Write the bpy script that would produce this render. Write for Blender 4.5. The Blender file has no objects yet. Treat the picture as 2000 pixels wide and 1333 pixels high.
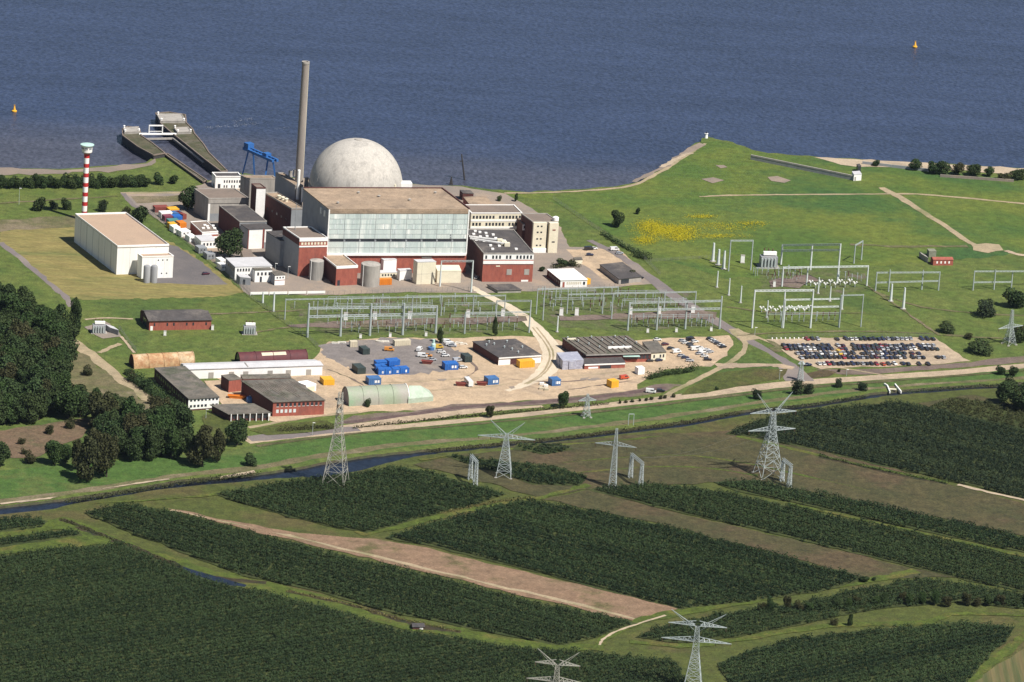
import bpy, bmesh, math, random
import numpy as np
from mathutils import Vector, Matrix
from mathutils.geometry import tessellate_polygon

random.seed(7)
rng = np.random.default_rng(7)
scene = bpy.context.scene
COL = scene.collection

# ---------------------------------------------------------------- camera, sky, sun, exposure
FPX = 10000.0                      # focal length in pixels of the 2000 px wide photograph
DEP = math.radians(17.0)
ROLL = math.radians(4.0)
CAM_H = 799.0
CAMP = Vector((0.0, -CAM_H / math.tan(DEP), CAM_H))
FWD = Vector((0, math.cos(DEP), -math.sin(DEP)))
U0 = Vector((0, math.sin(DEP), math.cos(DEP)))
R0 = Vector((1, 0, 0))
CUP = U0 * math.cos(ROLL) - R0 * math.sin(ROLL)
CRI = U0 * math.sin(ROLL) + R0 * math.cos(ROLL)
cam_data = bpy.data.cameras.new('camera')
cam_data.sensor_width = 36.0
cam_data.lens = FPX / 2000.0 * 36.0
cam_data.clip_start = 10.0
cam_data.clip_end = 60000.0
cam = bpy.data.objects.new('camera', cam_data)
COL.objects.link(cam)
cam.matrix_world = Matrix(((CRI.x, CUP.x, -FWD.x, CAMP.x), (CRI.y, CUP.y, -FWD.y, CAMP.y), (CRI.z, CUP.z, -FWD.z, CAMP.z), (0, 0, 0, 1)))
scene.camera = cam

SUNV = Vector((0.57, -0.45, 1.0)).normalized()      # towards the sun
world = bpy.data.worlds.new('World')
scene.world = world
world.use_nodes = True
wn = world.node_tree.nodes
wn.clear()
sky = wn.new('ShaderNodeTexSky')
sky.sky_type = 'NISHITA'
sky.sun_disc = False
sky.sun_elevation = math.asin(SUNV.z)
sky.sun_rotation = math.atan2(SUNV.x, SUNV.y)
sky.altitude = 100.0
sky.air_density = 1.0
sky.dust_density = 0.4
sky.ozone_density = 2.5
bg = wn.new('ShaderNodeBackground')
bg.inputs['Strength'].default_value = 0.05
wo = wn.new('ShaderNodeOutputWorld')
world.node_tree.links.new(sky.outputs[0], bg.inputs['Color'])
world.node_tree.links.new(bg.outputs[0], wo.inputs['Surface'])

sun_data = bpy.data.lights.new('sun', 'SUN')
sun_data.energy = 5.0
sun_data.angle = math.radians(0.53)
sun_data.color = (1.0, 0.96, 0.90)
sun = bpy.data.objects.new('sun', sun_data)
COL.objects.link(sun)
sun.rotation_mode = 'QUATERNION'
sun.rotation_quaternion = SUNV.to_track_quat('Z', 'Y')
sun.location = SUNV * 2000

scene.view_settings.view_transform = 'Standard'
scene.view_settings.look = 'None'
scene.view_settings.exposure = 0.5
scene.view_settings.gamma = 1.0
scene.view_settings.use_curve_mapping = False

# ---------------------------------------------------------------- survey helpers (photo pixel -> place on a level plane)
def G(x, y, z=0.0):
    d = FWD + CRI * ((x - 1000.0) / FPX) - CUP * ((y - 666.5) / FPX)
    t = (z - CAMP.z) / d.z
    return CAMP + d * t

def PX(p):
    v = p - CAMP
    w = v.dot(FWD)
    return (1000.0 + FPX * v.dot(CRI) / w, 666.5 - FPX * v.dot(CUP) / w)

def HT(x, y, ytop, z0=0.0):
    b = G(x, y, z0)
    y0 = PX(b)[1]
    y1 = PX(b + Vector((0, 0, 10)))[1]
    return (y0 - ytop) / (y0 - y1) * 10.0

WM = {}
def put(o, parent=None, M=None):
    M = M or Matrix.Identity(4)
    COL.objects.link(o)
    if parent is not None:
        o.parent = parent
        o.matrix_parent_inverse = WM[parent.name].inverted() @ M
    else:
        o.matrix_basis = M
    WM[o.name] = M.copy()
    return o

def props(o, label=None, cat=None, group=None, kind=None):
    if label: o['label'] = label
    if cat: o['category'] = cat
    if group: o['group'] = group
    if kind: o['kind'] = kind
    return o

def root(name, label, cat, loc, group=None, rotz=0.0):
    o = bpy.data.objects.new(name, None)
    o.empty_display_size = 1.0
    put(o, None, Matrix.Translation(loc) @ Matrix.Rotation(rotz, 4, 'Z'))
    return props(o, label, cat, group)

def mesh_from(name, verts, faces, mats):
    me = bpy.data.meshes.new(name)
    me.from_pydata([tuple(v) for v in verts], [], [tuple(f) for f in faces])
    for m in (mats if isinstance(mats, (list, tuple)) else [mats]):
        me.materials.append(m)
    me.update()
    return me

def obj(name, verts, faces, mat, parent=None, M=None, smooth=False):
    """verts in world coordinates unless M is given"""
    me = mesh_from(name, verts, faces, mat)
    if smooth:
        for p in me.polygons: p.use_smooth = True
    return put(bpy.data.objects.new(name, me), parent, M)

CUBE_V = [(-.5,-.5,-.5),(.5,-.5,-.5),(.5,.5,-.5),(-.5,.5,-.5),(-.5,-.5,.5),(.5,-.5,.5),(.5,.5,.5),(-.5,.5,.5)]
CUBE_F = [(0,3,2,1),(4,5,6,7),(0,1,5,4),(1,2,6,5),(2,3,7,6),(3,0,4,7)]
CUBES = {}
def box(name, c, ax, ay, az, mat, parent=None):
    """a box from its centre and three full-length axes; alike boxes share one mesh"""
    if mat.name not in CUBES:
        CUBES[mat.name] = mesh_from('box_' + mat.name, CUBE_V, CUBE_F, mat)
    M = Matrix(((ax.x, ay.x, az.x, c.x), (ax.y, ay.y, az.y, c.y), (ax.z, ay.z, az.z, c.z), (0, 0, 0, 1)))
    return put(bpy.data.objects.new(name, CUBES[mat.name]), parent, M)

Z = Vector((0, 0, 1))
class MB:
    """collects bars and boxes of one part"""
    def __init__(s): s.v = []; s.f = []
    def add(s, vs, fs):
        n = len(s.v); s.v += [Vector(v) for v in vs]; s.f += [tuple(i + n for i in f) for f in fs]
    def bar(s, p, q, w, w2=None):
        p = Vector(p); q = Vector(q); d = (q - p)
        if d.length < 1e-6: return
        d.normalize()
        a = d.cross(Z) if abs(d.z) < .95 else d.cross(Vector((1, 0, 0)))
        a.normalize(); b = d.cross(a)
        w2 = w if w2 is None else w2
        vs = [p - a*w/2 - b*w/2, p + a*w/2 - b*w/2, p + a*w/2 + b*w/2, p - a*w/2 + b*w/2,
              q - a*w2/2 - b*w2/2, q + a*w2/2 - b*w2/2, q + a*w2/2 + b*w2/2, q - a*w2/2 + b*w2/2]
        s.add(vs, CUBE_F)
    def tube(s, p, q, r, r2=None, n=10):
        p = Vector(p); q = Vector(q); d = (q - p).normalized()
        a = d.cross(Z) if abs(d.z) < .95 else d.cross(Vector((1, 0, 0)))
        a.normalize(); b = d.cross(a); r2 = r if r2 is None else r2
        vs = []
        for k in range(n):
            t = 2 * math.pi * k / n
            e = a * math.cos(t) + b * math.sin(t)
            vs += [p + e * r, q + e * r2]
        fs = [(2*k, 2*((k+1) % n), 2*((k+1) % n) + 1, 2*k + 1) for k in range(n)]
        fs += [tuple(2*k for k in reversed(range(n))), tuple(2*k + 1 for k in range(n))]
        s.add(vs, fs)
    def block(s, c, ax, ay, az):
        c = Vector(c)
        s.add([c + Vector(ax)*i[0] + Vector(ay)*i[1] + Vector(az)*i[2] for i in CUBE_V], CUBE_F)
    def build(s, name, mat, parent=None, smooth=False):
        return obj(name, s.v, s.f, mat, parent, None, smooth)

def lathe(name, c, prof, mat, parent=None, n=32, smooth=True):
    """surface of revolution about the vertical through c; prof = [(radius, z)]"""
    c = Vector(c); vs = []; fs = []
    for r, z in prof:
        for k in range(n):
            t = 2 * math.pi * k / n
            vs.append(c + Vector((r * math.cos(t), r * math.sin(t), z)))
    for j in range(len(prof) - 1):
        for k in range(n):
            a = j*n + k; b = j*n + (k+1) % n
            fs.append((a, b, b + n, a + n))
    fs.append(tuple(range(n - 1, -1, -1)))
    m = (len(prof) - 1) * n
    fs.append(tuple(m + k for k in range(n)))
    o = obj(name, vs, fs, mat, parent, None, smooth)
    if smooth:
        o.data.polygons[-1].use_smooth = False
        o.data.polygons[-2].use_smooth = False
        o.data.set_sharp_from_angle(angle=math.radians(35))
    return o

# ---------------------------------------------------------------- materials
def nodes_of(name):
    m = bpy.data.materials.new(name)
    m.use_nodes = True
    nt = m.node_tree
    return m, nt, nt.nodes, nt.links, nt.nodes['Principled BSDF']

def mk(name, c1, c2=None, scale=0.3, rough=0.8, c3=None, scale3=0.03, fine=0.0, bump=0.0, stretch=None, spec=0.3, metal=0.0, w3=(0.5, 0.65), seed=0.0, coords='pos'):
    """procedural surface: two tones by noise, an optional third in larger patches, optional fine grain and relief"""
    m, nt, N, L, p = nodes_of(name)
    p.inputs['Roughness'].default_value = rough
    p.inputs['Specular IOR Level'].default_value = spec
    p.inputs['Metallic'].default_value = metal
    c2 = c2 or tuple(x * 0.8 for x in c1)
    if coords == 'pos':
        geo = N.new('ShaderNodeNewGeometry'); src = geo.outputs['Position']
    else:
        tc = N.new('ShaderNodeTexCoord'); src = tc.outputs['Object']
    mp = N.new('ShaderNodeMapping'); L.new(src, mp.inputs[0])
    mp.inputs['Location'].default_value = (seed * 37.1, seed * 11.7, seed * 5.3)
    if stretch: mp.inputs['Scale'].default_value = stretch[:3]
    if stretch and len(stretch) > 3: mp.inputs['Rotation'].default_value = (0, 0, stretch[3])
    def noise(sc, det=4.0, ro=0.6):
        n = N.new('ShaderNodeTexNoise'); n.inputs['Scale'].default_value = sc
        n.inputs['Detail'].default_value = det; n.inputs['Roughness'].default_value = ro
        L.new(mp.outputs[0], n.inputs['Vector']); return n
    def ramp(a, b):
        r = N.new('ShaderNodeMapRange'); r.inputs[1].default_value = a; r.inputs[2].default_value = b
        r.interpolation_type = 'SMOOTHSTEP'; return r
    def mix(fac, A, B):
        x = N.new('ShaderNodeMix'); x.data_type = 'RGBA'
        if fac is not None: L.new(fac, x.inputs['Factor'])
        for s, v in ((6, A), (7, B)):
            if isinstance(v, tuple): x.inputs[s].default_value = (*v, 1.0)
            else: L.new(v, x.inputs[s])
        return x.outputs[2]
    n1 = noise(scale); r1 = ramp(0.32, 0.68); L.new(n1.outputs['Fac'], r1.inputs[0])
    col = mix(r1.outputs[0], c1, c2)
    if c3:
        n3 = noise(scale3, 5.0, 0.65); r3 = ramp(*w3); L.new(n3.outputs['Fac'], r3.inputs[0])
        col = mix(r3.outputs[0], col, c3)
    if fine > 0:
        n4 = noise(1.1, 2.0, 0.7)
        mr = N.new('ShaderNodeMapRange'); mr.inputs[1].default_value = 0.25; mr.inputs[2].default_value = 0.75
        mr.inputs[3].default_value = 1.0 - fine; mr.inputs[4].default_value = 1.0 + fine
        L.new(n4.outputs['Fac'], mr.inputs[0])
        vm = N.new('ShaderNodeVectorMath'); vm.operation = 'SCALE'
        L.new(col, vm.inputs[0]); L.new(mr.outputs[0], vm.inputs['Scale'])
        col = vm.outputs[0]
        if fine >= .2:
            n5 = noise(.21, 4.0, 0.7)
            mr = N.new('ShaderNodeMapRange'); mr.inputs[1].default_value = 0.3; mr.inputs[2].default_value = 0.7
            mr.inputs[3].default_value = 1.0 - fine*.8; mr.inputs[4].default_value = 1.0 + fine*.8
            L.new(n5.outputs['Fac'], mr.inputs[0])
            vm = N.new('ShaderNodeVectorMath'); vm.operation = 'SCALE'
            L.new(col, vm.inputs[0]); L.new(mr.outputs[0], vm.inputs['Scale'])
            col = vm.outputs[0]
    L.new(col, p.inputs['Base Color'])
    if bump > 0:
        nb = noise(0.9, 3.0, 0.6)
        b = N.new('ShaderNodeBump'); b.inputs['Strength'].default_value = bump; b.inputs['Distance'].default_value = 0.6
        L.new(nb.outputs['Fac'], b.inputs['Height']); L.new(b.outputs[0], p.inputs['Normal'])
    return m

def leafmat(name, dark, light, warm=None):
    """foliage: tint per leaf clump from the mesh attribute, some variation from plant to plant"""
    m, nt, N, L, p = nodes_of(name)
    p.inputs['Roughness'].default_value = 0.75
    p.inputs['Specular IOR Level'].default_value = 0.15
    at = N.new('ShaderNodeAttribute'); at.attribute_name = 'tint'
    x = N.new('ShaderNodeMix'); x.data_type = 'RGBA'
    x.inputs[6].default_value = (*dark, 1); x.inputs[7].default_value = (*light, 1)
    L.new(at.outputs['Fac'], x.inputs['Factor'])
    oi = N.new('ShaderNodeObjectInfo')
    y = N.new('ShaderNodeMix'); y.data_type = 'RGBA'
    mr = N.new('ShaderNodeMapRange'); mr.inputs[4].default_value = 0.55
    L.new(oi.outputs['Random'], mr.inputs[0]); L.new(mr.outputs[0], y.inputs['Factor'])
    y.inputs[7].default_value = (*(warm or dark), 1)
    L.new(x.outputs[2], y.inputs[6])
    L.new(y.outputs[2], p.inputs['Base Color'])
    return m

MAT = {}
def mm(key, *a, **k):
    MAT[key] = mk(key, *a, **k)

# setting
mm('grass', (.070,.102,.019), (.098,.118,.026), .05, .9, (.055,.088,.018), .012, .46, .3)
mm('grass_field', (.052,.066,.013), (.066,.074,.016), .06, .9, (.076,.066,.022), .02, .46, .3)  # foreground dimness put into this darker albedo
mm('dike_grass', (.044,.090,.016), (.060,.104,.021), .06, .9, (.078,.100,.025), .03, .42, .3)
mm('meadow', (.056,.100,.017), (.106,.128,.021), .016, .9, (.038,.084,.020), .007, .42, .3, None, .3, 0, (.47,.63))
mm('dry_grass', (.212,.170,.060), (.172,.150,.050), .09, .9, (.130,.132,.042), .03, .36, .3, (.35, 1.6, 1, math.radians(-38)))
mm('worn_grass', (.130,.108,.056), (.092,.094,.036), .07, .9, (.170,.136,.085), .03, .36, .3)
mm('olive_field', (.066,.056,.023), (.048,.047,.018), .05, .9, (.076,.054,.027), .02, .46, .4)  # albedo lowered to carry the dimmer light of the foreground
mm('orchard_floor', (.034,.046,.011), (.046,.054,.014), .15, .95, (.028,.040,.010), .03, .4, .4)
mm('bright_verge', (.066,.088,.012), (.052,.074,.011), .08, .9, (.094,.088,.020), .05, .46, .3)  # darkened to imitate weaker light over the near fields
mm('sandy_soil', (.215,.138,.088), (.180,.120,.076), .07, .95, (.095,.086,.036), .03, .30, .3, None, .2, 0, (.54,.70))
mm('sand', (.420,.330,.230), (.360,.285,.200), .08, .95, (.300,.240,.170), .03, .18, .3)
mm('mud', (.230,.180,.140), (.190,.155,.125), .05, .7, (.270,.210,.160), .02, .15)
mm('yard', (.430,.315,.205), (.365,.272,.182), .07, .95, (.290,.222,.158), .025, .24)
mm('plant_yard', (.250,.200,.160), (.200,.170,.145), .06, .95, (.300,.230,.170), .025, .18)
mm('asphalt', (.130,.115,.110), (.105,.095,.095), .08, .95, (.160,.140,.125), .02, .18)
mm('old_asphalt', (.175,.145,.135), (.145,.125,.120), .08, .95, (.210,.175,.150), .02, .18)
mm('ballast', (.125,.090,.078), (.160,.120,.095), .09, .95, (.120,.105,.060), .03, .3)
mm('road', (.390,.300,.205), (.335,.258,.178), .09, .95, (.290,.225,.160), .03, .24)
mm('pale_road', (.560,.470,.350), (.500,.420,.310), .08, .95, (.440,.360,.260), .03, .15)
mm('path', (.330,.255,.160), (.280,.225,.140), .08, .95, (.200,.180,.090), .03, .2)
mm('bank_soil', (.060,.050,.030), (.050,.055,.025), .2, .95, None, .03, .3)
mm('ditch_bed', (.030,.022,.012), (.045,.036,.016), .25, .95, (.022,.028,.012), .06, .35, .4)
# buildings
mm('white_clad', (.86,.84,.79), (.78,.76,.70), .35, .6, (.60,.56,.49), .12, .05, 0, (1, 1, .10), .3, 0, (.60,.80))
mm('white_paint', (.86,.84,.80), (.80,.78,.73), .4, .55, None, .03, .05)
mm('cream_wall', (.72,.66,.50), (.66,.60,.45), .3, .75, None, .03, .06)
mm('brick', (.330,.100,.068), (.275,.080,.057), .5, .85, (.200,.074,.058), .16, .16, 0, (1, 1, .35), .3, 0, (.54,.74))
mm('dark_shaded_brick', (.110,.042,.036), (.085,.034,.030), .5, .85, None, .03, .12)  # brick with shade of sun-averted walls in its colour; also serves dark parts
mm('concrete', (.36,.33,.29), (.30,.275,.245), .35, .85, (.22,.205,.18), .16, .1, 0, (1, 1, .25), .3, 0, (.52,.72))
mm('dome_concrete', (.46,.425,.375), (.42,.39,.345), .14, .85, (.35,.325,.29), .25, .16, 0, (1, 1, .55), .2, 0, (.48,.66))
mm('stack_concrete', (.30,.255,.22), (.26,.225,.195), .2, .85, None, .03, .1, 0, (1, 1, .2))
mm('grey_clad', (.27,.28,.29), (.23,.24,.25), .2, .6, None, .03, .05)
mm('steel_grey', (.30,.30,.30), (.25,.25,.26), .5, .5, None, .03, .08, 0, (1, 1, .15))
mm('tank_grey', (.33,.31,.28), (.24,.23,.21), .5, .6, None, .03, .1, 0, (1, 1, .12))
mm('roof_gravel', (.330,.240,.165), (.280,.208,.145), .09, .95, (.220,.165,.118), .05, .22)
mm('roof_pink', (.400,.285,.200), (.370,.265,.190), .08, .95, (.340,.250,.180), .03, .08)
mm('roof_brown', (.200,.155,.125), (.170,.135,.110), .1, .95, None, .03, .12)
mm('roof_dark', (.080,.070,.066), (.056,.052,.053), .14, .9, (.125,.108,.095), .07, .24)
mm('roof_felt', (.150,.130,.105), (.105,.096,.082), .16, .95, (.078,.080,.054), .10, .30)
mm('roof_white', (.52,.51,.51), (.46,.45,.45), .2, .7, None, .03, .08)
mm('rust_sheet', (.420,.280,.150), (.330,.170,.080), .35, .8, (.500,.380,.240), .12, .2)
mm('maroon', (.110,.030,.032), (.085,.026,.030), .3, .7, None, .03, .1)
mm('hut_green', (.250,.290,.200), (.300,.280,.240), .09, .6, (.200,.320,.190), .03, .08)
mm('tent_green', (.330,.400,.300), (.390,.440,.360), .3, .7, None, .03, .1)
mm('tarp', (.360,.360,.420), (.300,.300,.360), .35, .5, (.430,.430,.470), .2, .1, .5)
mm('glass_dark', (.035,.040,.050), (.028,.032,.040), .3, .15, None, .03, 0, 0, None, .5)
mm('pane_a', (0.529,0.597,0.562), (0.442,0.513,0.489), .55, .3, (0.677,0.720,0.670), .25, 0, 0, (1, 1, .12), .5)
mm('pane_b', (0.589,0.638,0.596), (0.486,0.541,0.509), .55, .3, (0.795,0.805,0.750), .25, 0, 0, (1, 1, .12), .5, 0, (.5,.65), 2.0)
mm('pane_c', (0.500,0.568,0.535), (0.560,0.617,0.576), .55, .3, (0.413,0.471,0.449), .25, 0, 0, (1, 1, .12), .5, 0, (.5,.65), 5.0)
mm('pane_bright', (.60,.65,.64), (.52,.57,.56), .5, .3)
mm('red_paint', (.480,.030,.030), (.420,.030,.030), .4, .5)
mm('mint', (.45,.62,.55), (.40,.58,.52), .4, .5)
mm('yellow_paint', (.720,.380,.030), (.640,.330,.030), .4, .5)
mm('orange_paint', (.640,.200,.020), (.560,.170,.020), .4, .5)
mm('blue_paint', (.025,.130,.420), (.022,.105,.350), .35, .45, None, .03, .05)
mm('mid_blue_paint', (.060,.150,.330), (.050,.125,.280), .35, .45, None, .03, .05)
mm('crane_blue', (.030,.130,.360), (.030,.110,.310), .35, .5)
mm('teal_paint', (.080,.220,.200), (.070,.190,.170), .35, .5)
mm('rust_red', (.230,.060,.045), (.190,.050,.040), .35, .6)
mm('signal_red', (.560,.090,.045), (.480,.075,.040), .35, .5)
mm('dark_green_paint', (.045,.060,.055), (.035,.048,.045), .35, .5)
mm('beige_paint', (.560,.490,.360), (.500,.440,.320), .35, .6)
mm('galvanised', (.44,.48,.47), (.36,.40,.39), .5, .45, None, .03, 0, 0, None, .5, .15)
mm('gantry_white', (.62,.65,.62), (.54,.57,.55), .5, .55)
mm('dull_steel', (.20,.19,.165), (.15,.145,.13), .5, .55)
mm('insulator', (.120,.060,.045), (.100,.050,.040), .5, .3)
mm('tyre', (.02,.02,.02), (.025,.025,.025), .5, .8)
mm('bark', (.070,.055,.040), (.050,.040,.030), 1.0, .9)
mm('fence_wire', (.180,.180,.165), (.150,.150,.140), .5, .6)
mm('pier_top', (.058,.062,.030), (.095,.082,.052), .12, .95, (.125,.110,.085), .05, .26)
mm('pier_wall', (.055,.050,.048), (.040,.038,.038), .2, .9, None, .03, .2)
mm('bunker', (.230,.230,.170), (.190,.190,.140), .2, .9, None, .03, .15)
mm('rail_dark', (.085,.055,.052), (.115,.078,.068), .2, .95, None, .03, .3)
mm('weathered_steel', (.40,.38,.32), (.30,.285,.24), .5, .55)
mm('yard_asphalt', (.190,.165,.152), (.160,.140,.130), .09, .95, (.240,.200,.165), .03, .24)
mm('switch_ground', (.068,.098,.020), (.086,.092,.036), .12, .95, (.115,.095,.070), .06, .46, .3, None, .3, 0, (.56,.68))
mm('bare_earth', (.135,.088,.055), (.110,.080,.046), .08, .95, (.080,.075,.034), .04, .34, .3)
mm('roadside', (.060,.064,.022), (.090,.080,.036), .1, .95, (.110,.094,.050), .05, .4)
mm('crop_stripe', (.130,.105,.045), (.060,.075,.025), .35, .95, None, .03, .2, 0, (1, .03, 1, math.radians(-33)))
mm('purple_red', (.200,.055,.075), (.170,.045,.065), .35, .6)

LEAF = {
    'deep': leafmat('leaf_deep', (.012,.027,.010), (.052,.084,.026), (.044,.056,.018)),
    'olive': leafmat('leaf_olive', (.020,.026,.010), (.062,.066,.024), (.050,.044,.018)),
    'fresh': leafmat('leaf_fresh', (.015,.034,.010), (.052,.088,.024), (.040,.062,.018)),
    'orchard': leafmat('leaf_orchard', (.007,.019,.008), (.040,.066,.023), (.026,.042,.014)),
    'dusky': leafmat('leaf_dusky', (.012,.023,.012), (.036,.053,.023), (.040,.046,.022)),
    'reed': leafmat('leaf_reed', (.060,.055,.020), (.165,.145,.050), (.10,.10,.03)),
    'flower': leafmat('leaf_flower', (.230,.215,.010), (.440,.360,.010), (.34,.29,.012)),
}

# ---------------------------------------------------------------- the setting: water and land
def catmull(pts, n=6):
    if len(pts) < 3: return [Vector(p) for p in pts]
    P = [Vector(p) for p in pts]; P = [P[0]*2 - P[1]] + P + [P[-1]*2 - P[-2]]
    out = []
    for i in range(1, len(P) - 2):
        for k in range(n):
            t = k / n
            a, b, c, d = P[i-1], P[i], P[i+1], P[i+2]
            out.append(0.5*((2*b) + (c - a)*t + (2*a - 5*b + 4*c - d)*t*t + (3*b - a - 3*c + d)*t**3))
    out.append(P[-2]); return out

def tess(vs):
    return [tuple(t) for t in tessellate_polygon([[Vector((v.x, v.y, 0)) for v in vs]])]

def rough_edge(P, jit, step=6.0):
    out = []; n = len(P)
    for i in range(n):
        a, b = P[i], P[(i+1) % n]
        k = max(1, min(60, int((b - a).length / step)))
        for j in range(k):
            p = a.lerp(b, j / k)
            if jit: p = p + Vector((random.gauss(0, jit), random.gauss(0, jit * 1.3), 0))
            out.append(p)
    return out

LAYER = [0]
def layer():
    LAYER[0] += 1
    return .03 + .0025 * LAYER[0]

def sheet(name, pts, mat, z, jit=0.6, kind='structure', step=6.0):
    z = layer()
    P = [G(x, y) for x, y in pts]
    P = rough_edge(P, jit, step) if jit else P
    V = [Vector((p.x, p.y, z)) for p in P]
    F = tess(V)
    n = Vector((0, 0, 0))
    for f in F: n += (V[f[1]] - V[f[0]]).cross(V[f[2]] - V[f[0]])
    if n.z < 0: F = [tuple(reversed(f)) for f in F]
    return props(obj(name, V, F, MAT[mat]), kind=kind)

def ribbon(name, pts, width, mat, z, jit=0.25, kind='structure', n=6):
    z = layer()
    C = catmull([G(x, y) for x, y in pts], n)
    if not isinstance(width, (list, tuple)): width = [width] * len(pts)
    V = []; F = []
    for i, c in enumerate(C):
        a = C[max(0, i-1)]; b = C[min(len(C)-1, i+1)]
        d = (b - a); d.z = 0; d.normalize(); s = Vector((-d.y, d.x, 0))
        t = i / (len(C)-1) * (len(width)-1); k = min(int(t), len(width)-2)
        w = width[k] + (width[k+1] - width[k]) * (t - k)
        V += [c + s*(w/2 + random.gauss(0, jit)), c - s*(w/2 + random.gauss(0, jit))]
    V = [Vector((v.x, v.y, z)) for v in V]
    for i in range(len(C)-1): F.append((2*i+1, 2*i+3, 2*i+2, 2*i))
    return props(obj(name, V, F, MAT[mat]), kind=kind)

SHORE = [(-900,345),(-300,333),(0,329),(150,329),(285,318),(300,306),(322,303),(397,354),(412,353),(440,337),(480,340),(560,346),(640,352),
         (880,362),(960,371),(1050,374),(1130,370),(1235,358),(1290,328),(1335,297),(1372,271),(1386,268),(1430,279),(1500,298),(1600,307),(1700,312),(2000,328),(2500,350),(3200,380)]
CAN_N = [(-900,1080),(-300,1020),(0,989),(135,973),(212,961),(275,951),(350,938),(425,931),(500,925),(580,913),(655,899),(730,888),(820,879),(900,872),(1000,863),(1100,853),
         (1250,834),(1350,821),(1450,802),(1600,786),(1700,769),(1760,762),(1900,752),(2000,747),(2500,697),(3200,640)]
CAN_S = [(-900,1096),(-300,1035),(0,1005),(100,995),(135,986),(225,971),(325,955),(500,938),(580,932),(630,932),(705,919),(767,902),(820,891),(900,882),(1000,872),(1100,862),
         (1250,844),(1350,831),(1450,812),(1600,795),(1700,778),(1760,771),(1900,760),(2000,754),(2500,703),(3200,646)]
def flat(pts, z=0.0): return [Vector((p.x, p.y, z)) for p in (G(x, y) for x, y in pts)]
def land(name, A, mat):
    F = tess(A); n = sum(((A[f[1]] - A[f[0]]).cross(A[f[2]] - A[f[0]]).z) for f in F)
    if n < 0: F = [tuple(reversed(f)) for f in F]
    return props(obj(name, A, F, MAT[mat]), kind='structure')
shore = rough_edge(flat(SHORE), 0.0, 8.0)[:-1]
shore = shore[:len(shore) - 59]
shore = catmull(flat(SHORE[:5]), 4)[:-1] + flat(SHORE[4:11]) + catmull(flat(SHORE[10:]), 5)[1:]
shore = [p + Vector((random.gauss(0, .5), random.gauss(0, 1.2), 0)) for p in shore]
cn = catmull(flat(CAN_N), 5); cs = catmull(flat(CAN_S), 5)
cn = [p + Vector((0, random.gauss(0, .4), 0)) for p in cn]
cs = [p + Vector((0, random.gauss(0, .4), 0)) for p in cs]
land('ground', shore + list(reversed(cn)), 'grass')
land('farmland_ground', cs + [Vector((3500, -4500, 0)), Vector((-3500, -4500, 0))], 'grass_field')
def skirt(name, line, off, z1, mat):
    V = []; F = []
    for i, p in enumerate(line):
        V += [p, Vector((p.x + off[0], p.y + off[1], z1))]
    for i in range(len(line)-1): F.append((2*i, 2*i+1, 2*i+3, 2*i+2))
    props(obj(name, V, F, MAT[mat]), kind='structure')
skirt('river_bank', shore, (0, 6.0), -4.0, 'mud')
skirt('canal_bank', cn, (0, -1.2), -2.0, 'bank_soil')
skirt('canal_bank', cs, (0, 0.9), -2.0, 'bank_soil')

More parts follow.
